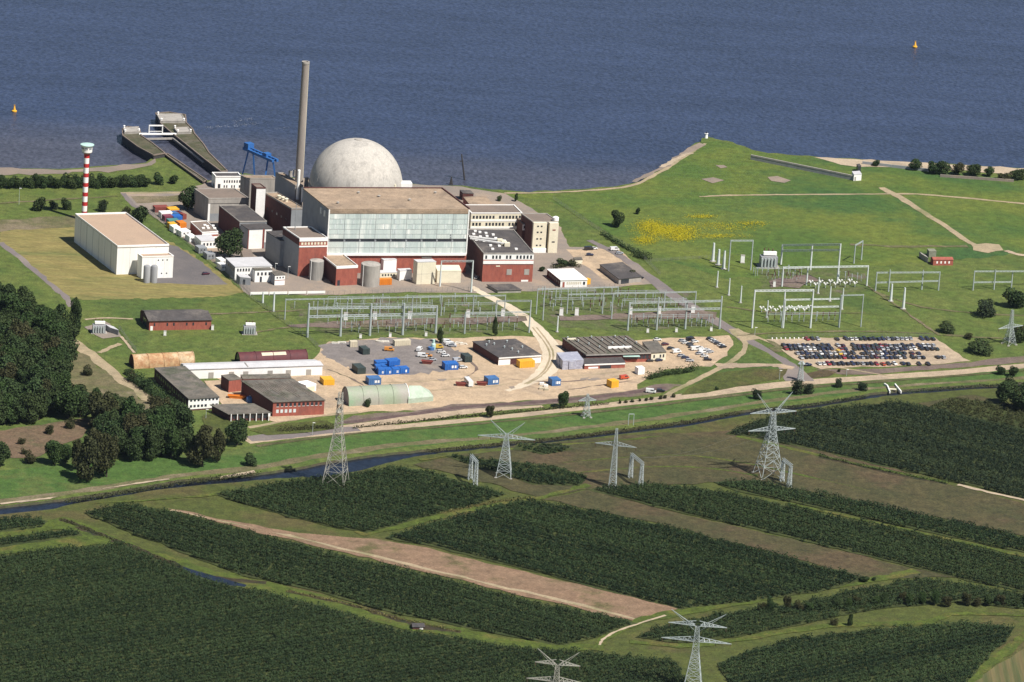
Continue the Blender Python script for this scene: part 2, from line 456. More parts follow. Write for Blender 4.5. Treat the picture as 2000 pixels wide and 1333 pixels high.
def water_mat(name, deep, shallow, y0, y1, rough, wave, bstr):
    m, nt, N, L, p = nodes_of(name)
    p.inputs['Roughness'].default_value = rough
    p.inputs['IOR'].default_value = 1.33
    geo = N.new('ShaderNodeNewGeometry')
    sep = N.new('ShaderNodeSeparateXYZ'); L.new(geo.outputs['Position'], sep.inputs[0])
    n0 = N.new('ShaderNodeTexNoise'); n0.inputs['Scale'].default_value = 0.006; n0.inputs['Detail'].default_value = 5
    mpn = N.new('ShaderNodeMapping'); mpn.inputs['Scale'].default_value = (.35, 1, 1)
    L.new(geo.outputs['Position'], mpn.inputs[0]); L.new(mpn.outputs[0], n0.inputs['Vector'])
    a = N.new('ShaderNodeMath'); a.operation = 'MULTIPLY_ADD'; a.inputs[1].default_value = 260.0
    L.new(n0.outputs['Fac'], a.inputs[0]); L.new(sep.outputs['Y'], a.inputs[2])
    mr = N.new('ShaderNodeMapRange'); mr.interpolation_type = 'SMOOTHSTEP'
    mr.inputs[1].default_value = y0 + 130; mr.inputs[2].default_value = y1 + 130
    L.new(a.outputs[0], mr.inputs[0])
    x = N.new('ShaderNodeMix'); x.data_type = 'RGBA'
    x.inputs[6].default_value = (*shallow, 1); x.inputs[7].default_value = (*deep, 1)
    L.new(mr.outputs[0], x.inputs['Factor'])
    # glints and darker wavelets painted into the base colour
    nf = N.new('ShaderNodeTexNoise'); nf.inputs['Scale'].default_value = wave * .8; nf.inputs['Detail'].default_value = 3
    mpf = N.new('ShaderNodeMapping'); mpf.inputs['Scale'].default_value = (.6, .22, 1); mpf.inputs['Rotation'].default_value = (0, 0, .35)
    L.new(geo.outputs['Position'], mpf.inputs[0]); L.new(mpf.outputs[0], nf.inputs['Vector'])
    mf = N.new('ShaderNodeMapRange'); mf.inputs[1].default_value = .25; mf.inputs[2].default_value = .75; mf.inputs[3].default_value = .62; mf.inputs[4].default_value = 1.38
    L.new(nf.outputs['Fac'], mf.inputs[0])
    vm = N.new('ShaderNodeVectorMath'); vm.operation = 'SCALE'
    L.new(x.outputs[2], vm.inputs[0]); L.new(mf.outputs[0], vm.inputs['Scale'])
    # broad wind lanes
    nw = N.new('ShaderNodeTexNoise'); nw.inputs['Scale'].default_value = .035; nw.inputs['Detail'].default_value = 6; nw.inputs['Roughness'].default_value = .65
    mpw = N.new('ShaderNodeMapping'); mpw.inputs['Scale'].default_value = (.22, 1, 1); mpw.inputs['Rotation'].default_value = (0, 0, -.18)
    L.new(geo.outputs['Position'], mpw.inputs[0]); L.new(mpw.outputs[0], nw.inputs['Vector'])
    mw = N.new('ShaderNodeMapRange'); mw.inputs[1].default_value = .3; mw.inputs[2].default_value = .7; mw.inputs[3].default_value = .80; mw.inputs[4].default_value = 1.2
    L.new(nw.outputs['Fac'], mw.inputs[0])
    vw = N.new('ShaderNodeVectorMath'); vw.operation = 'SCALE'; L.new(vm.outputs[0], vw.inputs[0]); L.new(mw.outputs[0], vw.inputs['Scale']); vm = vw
    L.new(vm.outputs[0], p.inputs['Base Color'])
    nb = N.new('ShaderNodeTexNoise'); nb.inputs['Scale'].default_value = wave; nb.inputs['Detail'].default_value = 4
    mpb = N.new('ShaderNodeMapping'); mpb.inputs['Scale'].default_value = (.5, .3, 1); mpb.inputs['Rotation'].default_value = (0, 0, .3)
    L.new(geo.outputs['Position'], mpb.inputs[0]); L.new(mpb.outputs[0], nb.inputs['Vector'])
    b = N.new('ShaderNodeBump'); b.inputs['Strength'].default_value = bstr; b.inputs['Distance'].default_value = 1.0
    L.new(nb.outputs['Fac'], b.inputs['Height']); L.new(b.outputs[0], p.inputs['Normal'])
    return m
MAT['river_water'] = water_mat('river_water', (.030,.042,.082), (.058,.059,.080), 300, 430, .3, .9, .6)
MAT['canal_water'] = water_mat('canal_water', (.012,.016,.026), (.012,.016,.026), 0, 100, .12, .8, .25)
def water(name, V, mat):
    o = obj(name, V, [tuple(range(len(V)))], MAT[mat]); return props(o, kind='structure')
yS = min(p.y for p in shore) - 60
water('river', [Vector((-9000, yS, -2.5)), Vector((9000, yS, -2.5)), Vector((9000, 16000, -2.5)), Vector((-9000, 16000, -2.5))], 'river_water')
ccen = [(a, b) for a, b in zip(catmull(flat(CAN_N), 3), catmull(flat(CAN_S), 3))]
V = []; F = []
for i, (a, b) in enumerate(ccen):
    V += [Vector((a.x, a.y + 6, -1.1)), Vector((b.x, b.y - 6, -1.1))]
for i in range(len(ccen)-1): F.append((2*i, 2*i+1, 2*i+3, 2*i+2))
props(obj('canal', V, F, MAT['canal_water']), kind='structure')
# ---------------------------------------------------------------- ground cover, yards, roads and paths
sheet('meadow', [(985,377),(1100,378),(1240,362),(1300,328),(1370,283),(1400,276),(1500,301),(1600,311),(1690,322),(2100,362),(2100,470),(1960,500),(1690,520),(1420,545),(1290,505),(1180,450),(1080,395)], 'meadow', .04, 1.2)
sheet('switchyard_ground', [(570,592),(700,584),(985,578),(1032,616),(1030,648),(850,654),(640,657),(585,634)], 'switch_ground', 0, 1.2)
sheet('switchyard_ground', [(1050,570),(1206,563),(1345,572),(1400,612),(1400,642),(1225,648),(1090,640),(1060,620)], 'switch_ground', 0, 1.2)
sheet('switchyard_ground', [(1470,530),(1530,522),(1690,524),(1695,566),(1640,580),(1500,568)], 'switch_ground', 0, 1.2)
sheet('dike', [(-200,1000),(-200,955),(0,920),(150,905),(440,882),(520,868),(690,846),(900,828),(1100,808),(1300,786),(1530,757),(1700,744),(1960,722),(2300,700),(2300,712),(2000,740),(1760,756),(1600,779),(1450,795),(1350,813),(1100,845),(900,864),(820,871),(655,891),(500,917),(350,930),(212,953),(0,981)], 'dike_grass', .04, .5)
ribbon('dike_foot', [(-200,1003),(0,980),(212,952),(350,929),(500,914),(655,886),(820,865),(1000,851),(1250,822),(1450,791),(1700,760),(2000,738),(2300,715)], [5,6,6,5,6,7,5,4,5,5,4,4,4], 'worn_grass', .08, .6)
sheet('dry_meadow', [(0,452),(60,447),(140,444),(200,440),(330,470),(400,515),(478,571),(440,579),(300,584),(165,586),(128,580),(60,520),(0,478)], 'dry_grass', .04, .8, step=2.5)
sheet('worn_strip', [(-60,436),(80,425),(160,420),(160,442),(60,448),(-60,455)], 'worn_grass', .08, .8)
ribbon('field_track', [(0,474),(40,505),(90,548),(128,580),(140,600)], 4, 'old_asphalt', .12, .4)
sheet('hall_apron', [(325,478),(345,482),(395,513),(446,557),(380,556),(306,554),(300,540),(335,535)], 'asphalt', .12, .5)
sheet('plant_yard', [(236,376),(352,375),(420,352),(590,348),(900,366),(985,378),(1030,402),(1095,445),(1110,482),(1200,483),(1245,520),(1295,552),(1200,562),(1100,566),(930,573),(800,571),(640,577),(484,577),(452,540),(400,500),(340,452),(290,418),(255,398)], 'plant_yard', .08, .5)
sheet('basin_field', [(255,384),(350,382),(352,394),(268,398)], 'worn_grass', .12, .4)
ribbon('perimeter_path', [(240,378),(300,377),(356,377)], 3, 'path', .16, .2)
ribbon('perimeter_path', [(240,378),(262,402),(300,420)], 3, 'old_asphalt', .16, .2)
sheet('lay_by', [(1105,488),(1205,486),(1260,530),(1225,548),(1180,548),(1150,525),(1128,512)], 'yard', .12, .5)
sheet('yard', [(622,690),(640,668),(760,660),(905,662),(1000,655),(1090,664),(1100,672),(1425,657),(1432,668),(1418,694),(1385,716),(1300,722),(1245,752),(1240,764),(1100,778),(950,790),(860,798),(700,806),(640,812),(560,780),(470,760),(380,722),(600,712)], 'yard', .08, .7)
sheet('asphalt_yard', [(622,674),(690,664),(770,662),(850,664),(880,680),(905,688),(893,712),(870,726),(800,733),(720,733),(690,728),(664,712),(640,700)], 'yard_asphalt', .12, 1.2, step=3.0)
sheet('railway_bed', [(660,830),(690,812),(800,804),(905,789),(1000,786),(1130,775),(1230,764),(1300,748),(1335,752),(1290,768),(1180,782),(1050,792),(930,800),(780,818)], 'ballast', .12, .6)
ribbon('rail_siding', [(672,826),(790,812),(900,796),(1050,786),(1200,772),(1300,757)], 4.0, 'rail_dark', .16, .2)
ribbon('gravel_lane', [(672,838),(760,825),(850,812),(930,803),(1060,794)], [9,9,8,7,3], 'road', .16, .3)
sheet('roadside_strip', [(1590,722),(1700,722),(1830,713),(1895,707),(2050,690),(2050,704),(1960,712),(1700,732),(1640,732)], 'ballast', .12, .4)
ribbon('road', [(480,862),(560,852),(690,842),(800,832),(950,818),(1100,802),(1300,779),(1450,761),(1560,749),(1700,739),(1850,729),(1960,719),(2080,708),(2300,690)], [9,10,7,6,6,6,8,9,9,8,8,8,7,7], 'road', .20, .2)
ribbon('asphalt_road', [(486,858),(560,851),(640,842),(700,838)], [9,9,8,7], 'old_asphalt', .24, .3)
ribbon('approach_path', [(486,836),(560,822),(632,812),(700,806)], 3, 'path', .16, .2)
ribbon('curved_road', [(922,560),(940,572),(975,590),(1010,610),(1042,636),(1066,664),(1079,690),(1074,715),(1056,735),(1028,750),(990,764)], [3,5,6,7,8,10,11,11,10,6,3], 'pale_road', .20, .25)
for off in (-4, 4):
    ribbon('wheel_track', [(x + off * (1 - .4*k/5), y) for k, (x, y) in enumerate([(1044,640),(1066,668),(1077,692),(1071,716),(1053,736),(1026,751)])], 1.0, 'path', .24, .1)
for a in ([(640,745),(760,748),(880,742),(980,735)], [(660,760),(800,764),(930,758),(1010,748)], [(900,690),(930,722),(900,742)], [(1090,738),(1180,730),(1250,722),(1320,716)], [(1000,742),(1090,746),(1190,740)], [(640,722),(690,742),(720,760)], [(1110,762),(1180,752),(1235,744)]):
    ribbon('tyre_track', a, [.5,1.4,.5], 'ballast' if len(a) % 2 else 'path', 0, .3)
for k in range(9):
    x = random.uniform(640, 1230); y = random.uniform(738, 764)
    sheet('stain', [(x, y), (x + random.uniform(8,22), y - 1), (x + random.uniform(10,24), y + 3), (x + 3, y + 4)], 'plant_yard', 0, .5, step=2.0)
ribbon('access_road', [(1150,470),(1205,497),(1250,528),(1310,574),(1370,612),(1440,652),(1490,686),(1540,718),(1562,745)], [4,5,7,8,8,8,9,12,16], 'old_asphalt', .16, .3)
sheet('road_junction', [(1424,643),(1442,643),(1470,655),(1486,662),(1460,665),(1436,660)], 'path', .20, .6)
ribbon('car_park_path', [(1460,652),(1500,668),(1545,690),(1560,702),(1600,714),(1660,722),(1745,737)], [2.5,2.5,2.5,2.5,2,1.5,.8], 'path', .20, .2)
sheet('car_park', [(1497,664),(1640,660),(1826,660),(1893,706),(1830,712),(1600,721),(1560,707),(1520,680)], 'road', .14, .5)
sheet('small_car_park', [(1288,662),(1425,656),(1432,668),(1418,694),(1385,716),(1340,712),(1310,690)], 'yard', .16, .5)
ribbon('gravel_track', [(1448,660),(1458,676),(1450,690),(1420,712),(1370,738),(1320,762),(1300,774)], 3.5, 'path', .20, .2)
ribbon('cross_track', [(1400,716),(1450,714),(1505,713),(1550,720)], [9,8,7,6], 'yard', .18, .4)
sheet('verge', [(1462,672),(1500,690),(1528,712),(1480,711),(1440,711),(1455,694)], 'grass', .22, .3)
sheet('lens_verge', [(1335,764),(1400,730),(1470,720),(1540,722),(1530,738),(1460,753),(1380,768),(1330,772)], 'grass_field', .24, .3)
sheet('traffic_island', [(1495,664),(1512,668),(1540,684),(1522,682),(1505,672)], 'worn_grass', .24, .2)
sheet('traffic_island', [(1500,680),(1515,678),(1530,688),(1512,688)], 'worn_grass', .24, .2)
sheet('traffic_island', [(1575,730),(1612,722),(1635,728),(1620,736),(1585,740)], 'olive_field', .24, .2)
ribbon('shore_path', [(985,378),(1050,377),(1130,374),(1230,364),(1290,336),(1340,304),(1378,281)], [2.5,2.5,2.5,3,3,3,2], 'path', .12, .3)
sheet('sand_spit', [(1235,356),(1290,326),(1335,296),(1352,284),(1370,279),(1378,284),(1340,303),(1290,333),(1245,357)], 'mud', .10, .6)
ribbon('beach_line', [(1292,327),(1310,318),(1336,303),(1352,300)], 3, 'sand', .14, .4)
sheet('beach', [(1590,309),(1660,311),(1720,314),(1850,321),(2000,330),(2200,340),(2200,352),(2000,343),(1880,334),(1760,328),(1680,327),(1640,322)], 'sand', .12, .8)
sheet('mud_shore', [(-200,336),(0,331),(150,331),(285,320),(300,312),(296,326),(230,334),(100,340),(0,344),(-200,348)], 'mud', .10, 1.0)
ribbon('meadow_path', [(1366,385),(1440,382),(1560,381),(1700,380),(1790,380),(1900,389),(2010,400),(2100,408)], [2,2.6,2.2,2.2,3.2,2.6,3,3], 'path', .12, .35)
ribbon('meadow_path', [(1722,367),(1760,388),(1830,432),(1890,472),(1930,488)], [5,5,4,4,5], 'path', .16, .4)
sheet('clearing', [(1896,478),(1925,475),(1952,480),(1962,490),(1930,494),(1904,490)], 'path', .16, .6)
ribbon('meadow_path', [(1965,490),(1990,498),(2040,503)], 4, 'road', .20, .3)
ribbon('meadow_path', [(1660,478),(1760,482),(1890,482)], 3.5, 'worn_grass', .12, .6)
for a in ([(1372,351),(1395,347),(1412,353),(1392,359)], [(1502,348),(1520,346),(1546,353),(1528,358),(1508,354)], [(1396,325),(1412,323),(1424,327),(1408,330)]):
    sheet('bare_patch', a, 'mud', .12, .8)
ribbon('track', [(132,660),(180,696),(240,745),(300,788),(312,798)], 7, 'path', .12, .35)
ribbon('side_track', [(193,690),(215,680),(235,672)], 3, 'path', .16, .3)
sheet('gravel_pad', [(165,640),(205,628),(232,648),(236,658),(198,662)], 'plant_yard', .12, .5)
ribbon('footpath', [(166,625),(205,622),(260,624)], 2, 'road', .14, .2)
ribbon('footpath', [(236,658),(248,672),(262,690)], 1.6, 'road', .14, .2)
for a in ([(330,617),(430,614),(520,610),(600,606)], [(500,650),(560,640),(610,634)], [(1690,556),(1740,590),(1790,625),(1836,656)], [(1440,656),(1540,650),(1680,648),(1820,652)], [(1420,600),(1520,612),(1690,612)], [(1720,575),(1800,600),(1900,612),(2010,618)], [(1840,655),(1920,660),(2010,664)], [(0,398),(120,390),(230,384)]):
    ribbon('worn_line', a, [1.5,2.2,1.2], 'worn_grass', 0, .5)
ribbon('road_verge', [(500,872),(690,848),(900,832),(1100,812),(1300,790),(1530,762),(1700,748),(1960,728),(2200,708)], 2.5, 'roadside', 0, .6)
sheet('switchyard_strip', [(560,634),(700,627),(900,622),(1030,618),(1030,628),(900,634),(700,640),(565,640)], 'ballast', .12, .9)
sheet('switchyard_strip', [(1090,619),(1230,613),(1360,606),(1400,612),(1400,624),(1230,624),(1090,628)], 'ballast', .12, .9)
sheet('switchyard_gravel', [(1500,548),(1570,536),(1600,548),(1560,562),(1500,562)], 'ballast', .12, 1.2)
sheet('wood_clearing', [(-40,846),(60,832),(172,816),(182,826),(168,848),(116,874),(60,896),(-40,898)], 'bare_earth', .12, .8)
sheet('wood_edge', [(125,700),(160,690),(300,800),(330,830),(250,835),(170,800),(110,770)], 'worn_grass', .10, 1.0)
sheet('garden_lawn', [(395,812),(430,808),(470,830),(486,850),(430,870),(400,850)], 'grass_field', .12, .4)
sheet('shrub_lawn', [(486,842),(560,828),(640,822),(660,838),(600,846),(520,852)], 'grass_field', .20, .3)
sheet('courtyard', [(400,745),(640,738),(640,812),(540,826),(440,800)], 'yard', .14, .3)

# farmland
sheet('stubble_field', [(805,908),(900,890),(1010,872),(1250,850),(1430,842),(1520,862),(1660,893),(1850,946),(2100,1012),(2100,1072),(1900,1027),(1700,985),(1560,957),(1400,943),(1140,957),(1060,974),(900,930)], 'olive_field', .04, .8)
sheet('stubble_strip', [(1060,976),(1150,958),(1300,998),(1500,1044),(1660,1082),(1790,1113),(1900,1130),(1740,1130),(1690,1131),(1500,1078),(1320,1032)], 'olive_field', .08, .6)
sheet('sandy_track', [(325,994),(380,1003),(470,1022),(580,1042),(680,1050),(760,1056),(1000,1112),(1200,1160),(1345,1192),(1290,1206),(1250,1218),(1080,1178),(900,1135),(700,1087),(500,1040)], 'sandy_soil', .10, .6)
ribbon('wheel_rut', [(335,997),(500,1033),(700,1080),(900,1128),(1080,1170),(1245,1211)], [1,1.6,2.2,2.0,2.4,2.0], 'path', .14, .6)
ribbon('grass_lane', [(700,1044),(800,1024),(900,1000),(1000,982),(1080,966),(1150,948)], [8,7,5,4,4,4], 'bright_verge', .12, .6)
ribbon('farm_lane', [(1170,1262),(1185,1245),(1250,1214),(1345,1194),(1480,1170),(1600,1148),(1690,1136),(1790,1116)], [4,5,7,8,8,7,6,6], 'bright_verge', .12, .6)
ribbon('wheel_rut', [(1170,1262),(1180,1248),(1215,1230),(1300,1203)], 1.3, 'sand', .16, .2)
ribbon('farm_lane', [(1230,1255),(1340,1262),(1440,1250),(1640,1222),(1800,1218),(1870,1200),(2010,1204)], [4,5,5,5,5,4,4], 'bright_verge', .12, .6)
ribbon('grass_strip', [(1540,984),(1640,1007),(1800,1042),(2010,1090)], 2.4, 'bright_verge', .12, .4)
ribbon('grass_strip', [(1440,852),(1600,890),(1740,922),(1850,944)], 3.5, 'bright_verge', .12, .5)
ribbon('hedge_shade_ditch', [(1600,893),(1740,926),(1850,947)], 2.5, 'ditch_bed', .16, .5)  # dark ribbon paints the hedge's shade along with the ditch
ribbon('farm_lane', [(1870,948),(1930,962),(2020,982)], 2.5, 'sand', .16, .3)
ribbon('ditch_verge', [(110,1014),(180,1045),(260,1078),(340,1104),(420,1128),(560,1158),(680,1188),(800,1222),(900,1238),(1010,1258),(1180,1268)], [12,14,14,15,14,14,13,12,12,10,8], 'bright_verge', .08, .8)
ribbon('ditch', [(118,1016),(180,1040),(250,1068),(310,1092),(370,1118),(430,1132),(520,1140)], [4,5,5,5,6,6,3], 'ditch_bed', .12, .6)
ribbon('ditch', [(560,1156),(680,1182),(760,1206),(830,1226),(900,1236)], [3,3,4,5,3], 'ditch_bed', .12, .6)
ribbon('ditch_water', [(345,1108),(385,1122),(430,1136),(480,1146)], [3,7,8,3], 'canal_water', .16, .3)
sheet('crop_rows', [(1880,1340),(1950,1300),(2010,1262),(2100,1240),(2100,1400),(1880,1400)], 'crop_stripe', .10, .4)
ribbon('verge_line', [(1880,1345),(1930,1300),(1985,1255),(2010,1235)], 5, 'bright_verge', .14, .6)
for k, a in enumerate([[(0,1052),(120,1046),(230,1052),(200,1062),(0,1085)], [(0,1024),(120,1020),(160,1030),(100,1038),(0,1054)]]):
    sheet('grass_gap', a, 'bright_verge', .10, .6)
for a in ([(180,985),(330,975),(520,958),(680,938)], [(820,900),(960,882),(1120,868),(1300,852)], [(1100,905),(1300,890),(1450,905),(1700,960)], [(1120,925),(1320,912),(1480,930)]): ribbon('field_mark', a, [1,2,1], 'bright_verge', 0, .7)
sheet('sand_bank', [(425,933),(470,925),(496,921),(500,926),(460,932),(430,937)], 'sand', 0, .5, step=3.0)
ribbon('sand_bank', [(0,985),(60,979),(112,972)], [1.5,2.5,.8], 'sand', 0, .4)
ribbon('sand_bank', [(200,956),(280,944),(330,937)], [.6,1.8,.6], 'sand', 0, .4)
sheet('heath', [(1790,790),(1880,772),(1950,782),(2010,800),(2010,838),(1900,815)], 'olive_field', .08, .8)

# ---------------------------------------------------------------- foliage helpers
def leaf_mesh(name, centers, sizes, tints, mat, bias=None, rnd=.75):
    """many small leaf clumps (one quad each) as one mesh, facing outwards from the plant with some scatter"""
    n = len(centers)
    nn = rng.normal(size=(n, 3)) * rnd
    if bias is not None: nn = nn + bias
    nn /= np.linalg.norm(nn, axis=1)[:, None] + 1e-9
    a = rng.normal(size=(n, 3)); a -= (a * nn).sum(1)[:, None] * nn; a /= np.linalg.norm(a, axis=1)[:, None] + 1e-9
    b = np.cross(nn, a)
    s = (sizes * .5)[:, None]
    asp = rng.uniform(.6, 1.0, n)[:, None]
    v = np.empty((n, 4, 3))
    v[:, 0] = centers - a*s - b*s*asp; v[:, 1] = centers + a*s - b*s*asp*.6
    v[:, 2] = centers + a*s*.8 + b*s*asp; v[:, 3] = centers - a*s*.7 + b*s*asp
    me = bpy.data.meshes.new(name)
    me.vertices.add(n*4); me.vertices.foreach_set('co', v.reshape(-1))
    me.loops.add(n*4); me.loops.foreach_set('vertex_index', np.arange(n*4, dtype=np.int32))
    me.polygons.add(n); me.polygons.foreach_set('loop_start', np.arange(0, n*4, 4, dtype=np.int32))
    at = me.attributes.new('tint', 'FLOAT', 'FACE'); at.data.foreach_set('value', tints.astype(np.float32))
    me.materials.append(mat); me.update(); me.validate()
    return me

def crown_points(n, lobes, seedv):
    r = np.random.default_rng(seedv)
    w = np.array([l[3]**2 for l in lobes]); w /= w.sum()
    idx = r.choice(len(lobes), size=n, p=w)
    d = r.normal(size=(n, 3)); d /= np.linalg.norm(d, axis=1)[:, None]
    rad = r.uniform(.5, 1.06, n) ** .5
    L = np.array(lobes)
    return L[idx, :3] + d * (L[idx, 3] * rad)[:, None] * np.array([1, 1, .9]), d

TREES = {}
def tree_variant(key, leafkey, shape, nleaf=1300, seedv=1):
    """unit tree: height 1, crown radius about .5 (scaled when placed)"""
    r = np.random.default_rng(seedv); lobes = []
    if shape == 'round':
        lobes.append((0, 0, .50, .34))
        for k in range(13):
            t = r.uniform(0, 6.28); q = r.uniform(.16, .32); z = r.uniform(.20, .80)
            q *= math.sqrt(max(.15, 1 - ((z - .48)/.42)**2))
            lobes.append((q*math.cos(t), q*math.sin(t), z, r.uniform(.13, .21)))
    elif shape == 'tall':
        lobes.append((0, 0, .42, .30)); lobes.append((0, 0, .66, .24)); lobes.append((0, 0, .86, .13))
        for k in range(12):
            z = r.uniform(.16, .86); t = r.uniform(0, 6.28); q = r.uniform(.16, .32) * (1.15 - .7*z)
            lobes.append((q*math.cos(t), q*math.sin(t), z, r.uniform(.11, .18)))
    else:   # bush, foliage to the ground
        lobes.append((0, 0, .35, .36))
        for k in range(11):
            t = r.uniform(0, 6.28); q = r.uniform(.1, .32); z = r.uniform(.14, .72)
            lobes.append((q*math.cos(t), q*math.sin(t), z, r.uniform(.16, .26)))
    P, D = crown_points(nleaf, lobes, seedv + 50)
    P[:, 2] = np.clip(P[:, 2], .02, 1.05)
    sz = r.uniform(.032, .066, nleaf) * (1.25 if shape == 'bush' else 1.0)
    ti = np.clip(r.normal(.45, .20, nleaf), 0, 1)
    crown = leaf_mesh('crown_' + key, P, sz, ti, LEAF[leafkey], D, .7)
    mb = MB()
    mb.tube((0, 0, -.02), (0, 0, .36), .030, .020, 8)
    for k in range(5):
        t = k * 1.26 + .3
        mb.tube((0, 0, .26 + .03*k), (.22*math.cos(t), .22*math.sin(t), .55 + .05*k), .013, .005, 5)
    trunk = mesh_from('trunk_' + key, mb.v, mb.f, MAT['bark'])
    TREES[key] = (crown, trunk)
for k, (lk, sh) in enumerate([('deep','round'),('deep','tall'),('olive','round'),('fresh','round'),('deep','round'),('olive','tall'),('fresh','tall')]):
    tree_variant('t%d' % k, lk, sh, 3000, 11 + k)
tree_variant('b0', 'deep', 'bush', 1500, 31); tree_variant('b1', 'olive', 'bush', 1500, 32); tree_variant('b2', 'dusky', 'bush', 1500, 33)

def tree(x, y, hpx, wpx, var, label, name='tree', group=None, cat='tree', loc=None, hh=None, ww=None):
    b = loc if loc is not None else G(x, y)
    h = hh if hh else HT(b_x := x, y, y - hpx)
    w = ww if ww else wpx / FPX * (b - CAMP).length
    root_ = root(name, label, cat, b, group)
    M = Matrix.Translation(b) @ Matrix.Rotation(random.uniform(0, 6.28), 4, 'Z') @ Matrix.Diagonal((w, w, h, 1))
    crown, trunk = TREES[var]
    put(bpy.data.objects.new('crown', crown), root_, M)
    put(bpy.data.objects.new('trunk', trunk), root_, M)
    return root_

def in_poly(x, y, P):
    c = False; j = len(P) - 1
    for i in range(len(P)):
        if (P[i][1] > y) != (P[j][1] > y) and x < (P[j][0]-P[i][0])*(y-P[i][1])/(P[j][1]-P[i][1]) + P[i][0]: c = not c
        j = i
    return c

def in_poly_np(X, Y, P):
    c = np.zeros(len(X), bool); j = len(P) - 1
    for i in range(len(P)):
        xi, yi = P[i].x, P[i].y; xj, yj = P[j].x, P[j].y
        hit = ((yi > Y) != (yj > Y)) & (X < (xj-xi)*(Y-yi)/((yj-yi) + 1e-12) + xi)
        c ^= hit; j = i
    return c

def orchard(name, pts, rowdir, label, mat='orchard', row=3.6, step=1.15, h=2.5, w=2.2, nl=36, gap=.04, size=.52, floor='orchard_floor', zf=.12, cat='orchard', kind='stuff', patchy=0.6):
    """rows of small trees (or crop plants) filling a field"""
    P = [G(x, y) for x, y in pts]
    P = rough_edge(P, .5, 6.0)
    if floor:
        zf = layer()
        V = [Vector((p.x, p.y, zf)) for p in P]; F = tess(V)
        n = sum(((V[f[1]] - V[f[0]]).cross(V[f[2]] - V[f[0]]).z) for f in F)
        if n < 0: F = [tuple(reversed(f)) for f in F]
        props(obj('orchard_floor', V, F, MAT[floor]), kind='structure')
    a = G(*rowdir[0]); b = G(*rowdir[1]); d = (b - a); d.z = 0; d.normalize(); s = Vector((-d.y, d.x, 0))
    U = [p.dot(d) for p in P]; Wd = [p.dot(s) for p in P]
    us = np.arange(min(U), max(U), step); ws = np.arange(min(Wd), max(Wd), row)
    gu, gw = np.meshgrid(us, ws)
    ri = np.repeat(np.arange(len(ws)), len(us))
    gu = gu.ravel() + rng.normal(0, .25, gu.size); gw = gw.ravel() + rng.normal(0, .22, gw.size)
    X = gu*d.x + gw*s.x; Y = gu*d.y + gw*s.y
    keep = in_poly_np(X, Y, P) & in_poly_np(X, Y + h*1.1, P) & (rng.random(X.size) > gap)
    X = X[keep]; Y = Y[keep]; n = len(X); ri = ri[keep]
    rt = rng.normal(0, .16, len(ws)) + .24*np.sin(np.arange(len(ws))*.55 + rng.uniform(0, 6)) + .14*np.sin(np.arange(len(ws))*1.7 + rng.uniform(0, 6)); rh = 1 + rng.normal(0, .10, len(ws))
    # slow variation in vigour over the field
    ph = rng.uniform(0, 6.28, 6)
    vig = (np.sin(X*.05 + ph[0]) + np.sin(Y*.031 + ph[1]) + np.sin((X+Y)*.11 + ph[2]) + np.sin((X-Y)*.017 + ph[3])) / 4
    ph2 = rng.uniform(0, 6.28, 6)
    vig = vig + .5*(np.sin(X*.23 + ph2[0])*np.sin(Y*.19 + ph2[1]) + np.sin((X*.8+Y)*.37 + ph2[2])*np.sin((X-Y*.7)*.29 + ph2[3]))
    hh = h * (1 + .24*rng.normal(size=n) + patchy*.3*vig); hh = np.clip(hh, h*.45, h*1.5)
    hh = hh * rh[ri]
    tt = np.clip(.42 + rt[ri] + patchy*.36*vig + rng.normal(0, .14, n), 0, 1)
    idx = np.repeat(np.arange(n), nl)
    q = rng.normal(size=(n*nl, 3)); q /= np.linalg.norm(q, axis=1)[:, None]
    rad = rng.uniform(.35, 1.0, n*nl)[:, None] ** .5
    q *= rad
    C = np.empty((n*nl, 3))
    C[:, 0] = X[idx] + q[:, 0]*w*.5; C[:, 1] = Y[idx] + q[:, 1]*w*.5
    C[:, 2] = np.maximum(.15, hh[idx]*(.55 + .45*q[:, 2])) + zf
    ti = np.clip(tt[idx] + rng.normal(0, .2, n*nl) + .12*q[:, 2], 0, 1)  # tint rises with height, so light on the tops is in the colour
    me = leaf_mesh(name, C, rng.uniform(.6, 1.25, n*nl)*size, ti, LEAF[mat], q*.8 + np.array([0, 0, .55]), .55)
    o = put(bpy.data.objects.new(name, me))
    props(o, label, cat, kind=kind)
    return o

def shrub_band(name, pts, label, width, h, mat='deep', cat='hedge', density=14.0, size=.65):
    """an uneven hedge along a line"""
    C = catmull([G(x, y) for x, y in pts], 8)
    L = [0.0]
    for i in range(1, len(C)): L.append(L[-1] + (C[i] - C[i-1]).length)
    n = int(L[-1] * density * max(1, width*h/4))
    t = rng.uniform(0, L[-1], n); cx = np.interp(t, L, [c.x for c in C]); cy = np.interp(t, L, [c.y for c in C])
    ph = rng.uniform(0, 6.28, 4)
    prof = 1 + .28*np.sin(t*.55 + ph[0]) + .22*np.sin(t*1.3 + ph[1]) + .15*np.sin(t*2.9 + ph[2])
    q = rng.normal(size=(n, 3)); q /= np.linalg.norm(q, axis=1)[:, None]; q *= rng.uniform(.4, 1, n)[:, None]**.5
    P = np.stack([cx + q[:, 0]*width*.5*prof, cy + q[:, 1]*width*.5*prof, np.maximum(.1, h*prof*(.5 + .5*q[:, 2]))], 1)
    ti = np.clip(rng.normal(.45, .22, n) + .15*q[:, 2], 0, 1)  # upper leaves tinted paler to imitate light from above
    o = put(bpy.data.objects.new(name, leaf_mesh(name, P, rng.uniform(.5, 1.1, n)*size, ti, LEAF[mat], q + np.array([0, 0, .3]), .6)))
    return props(o, label, cat)
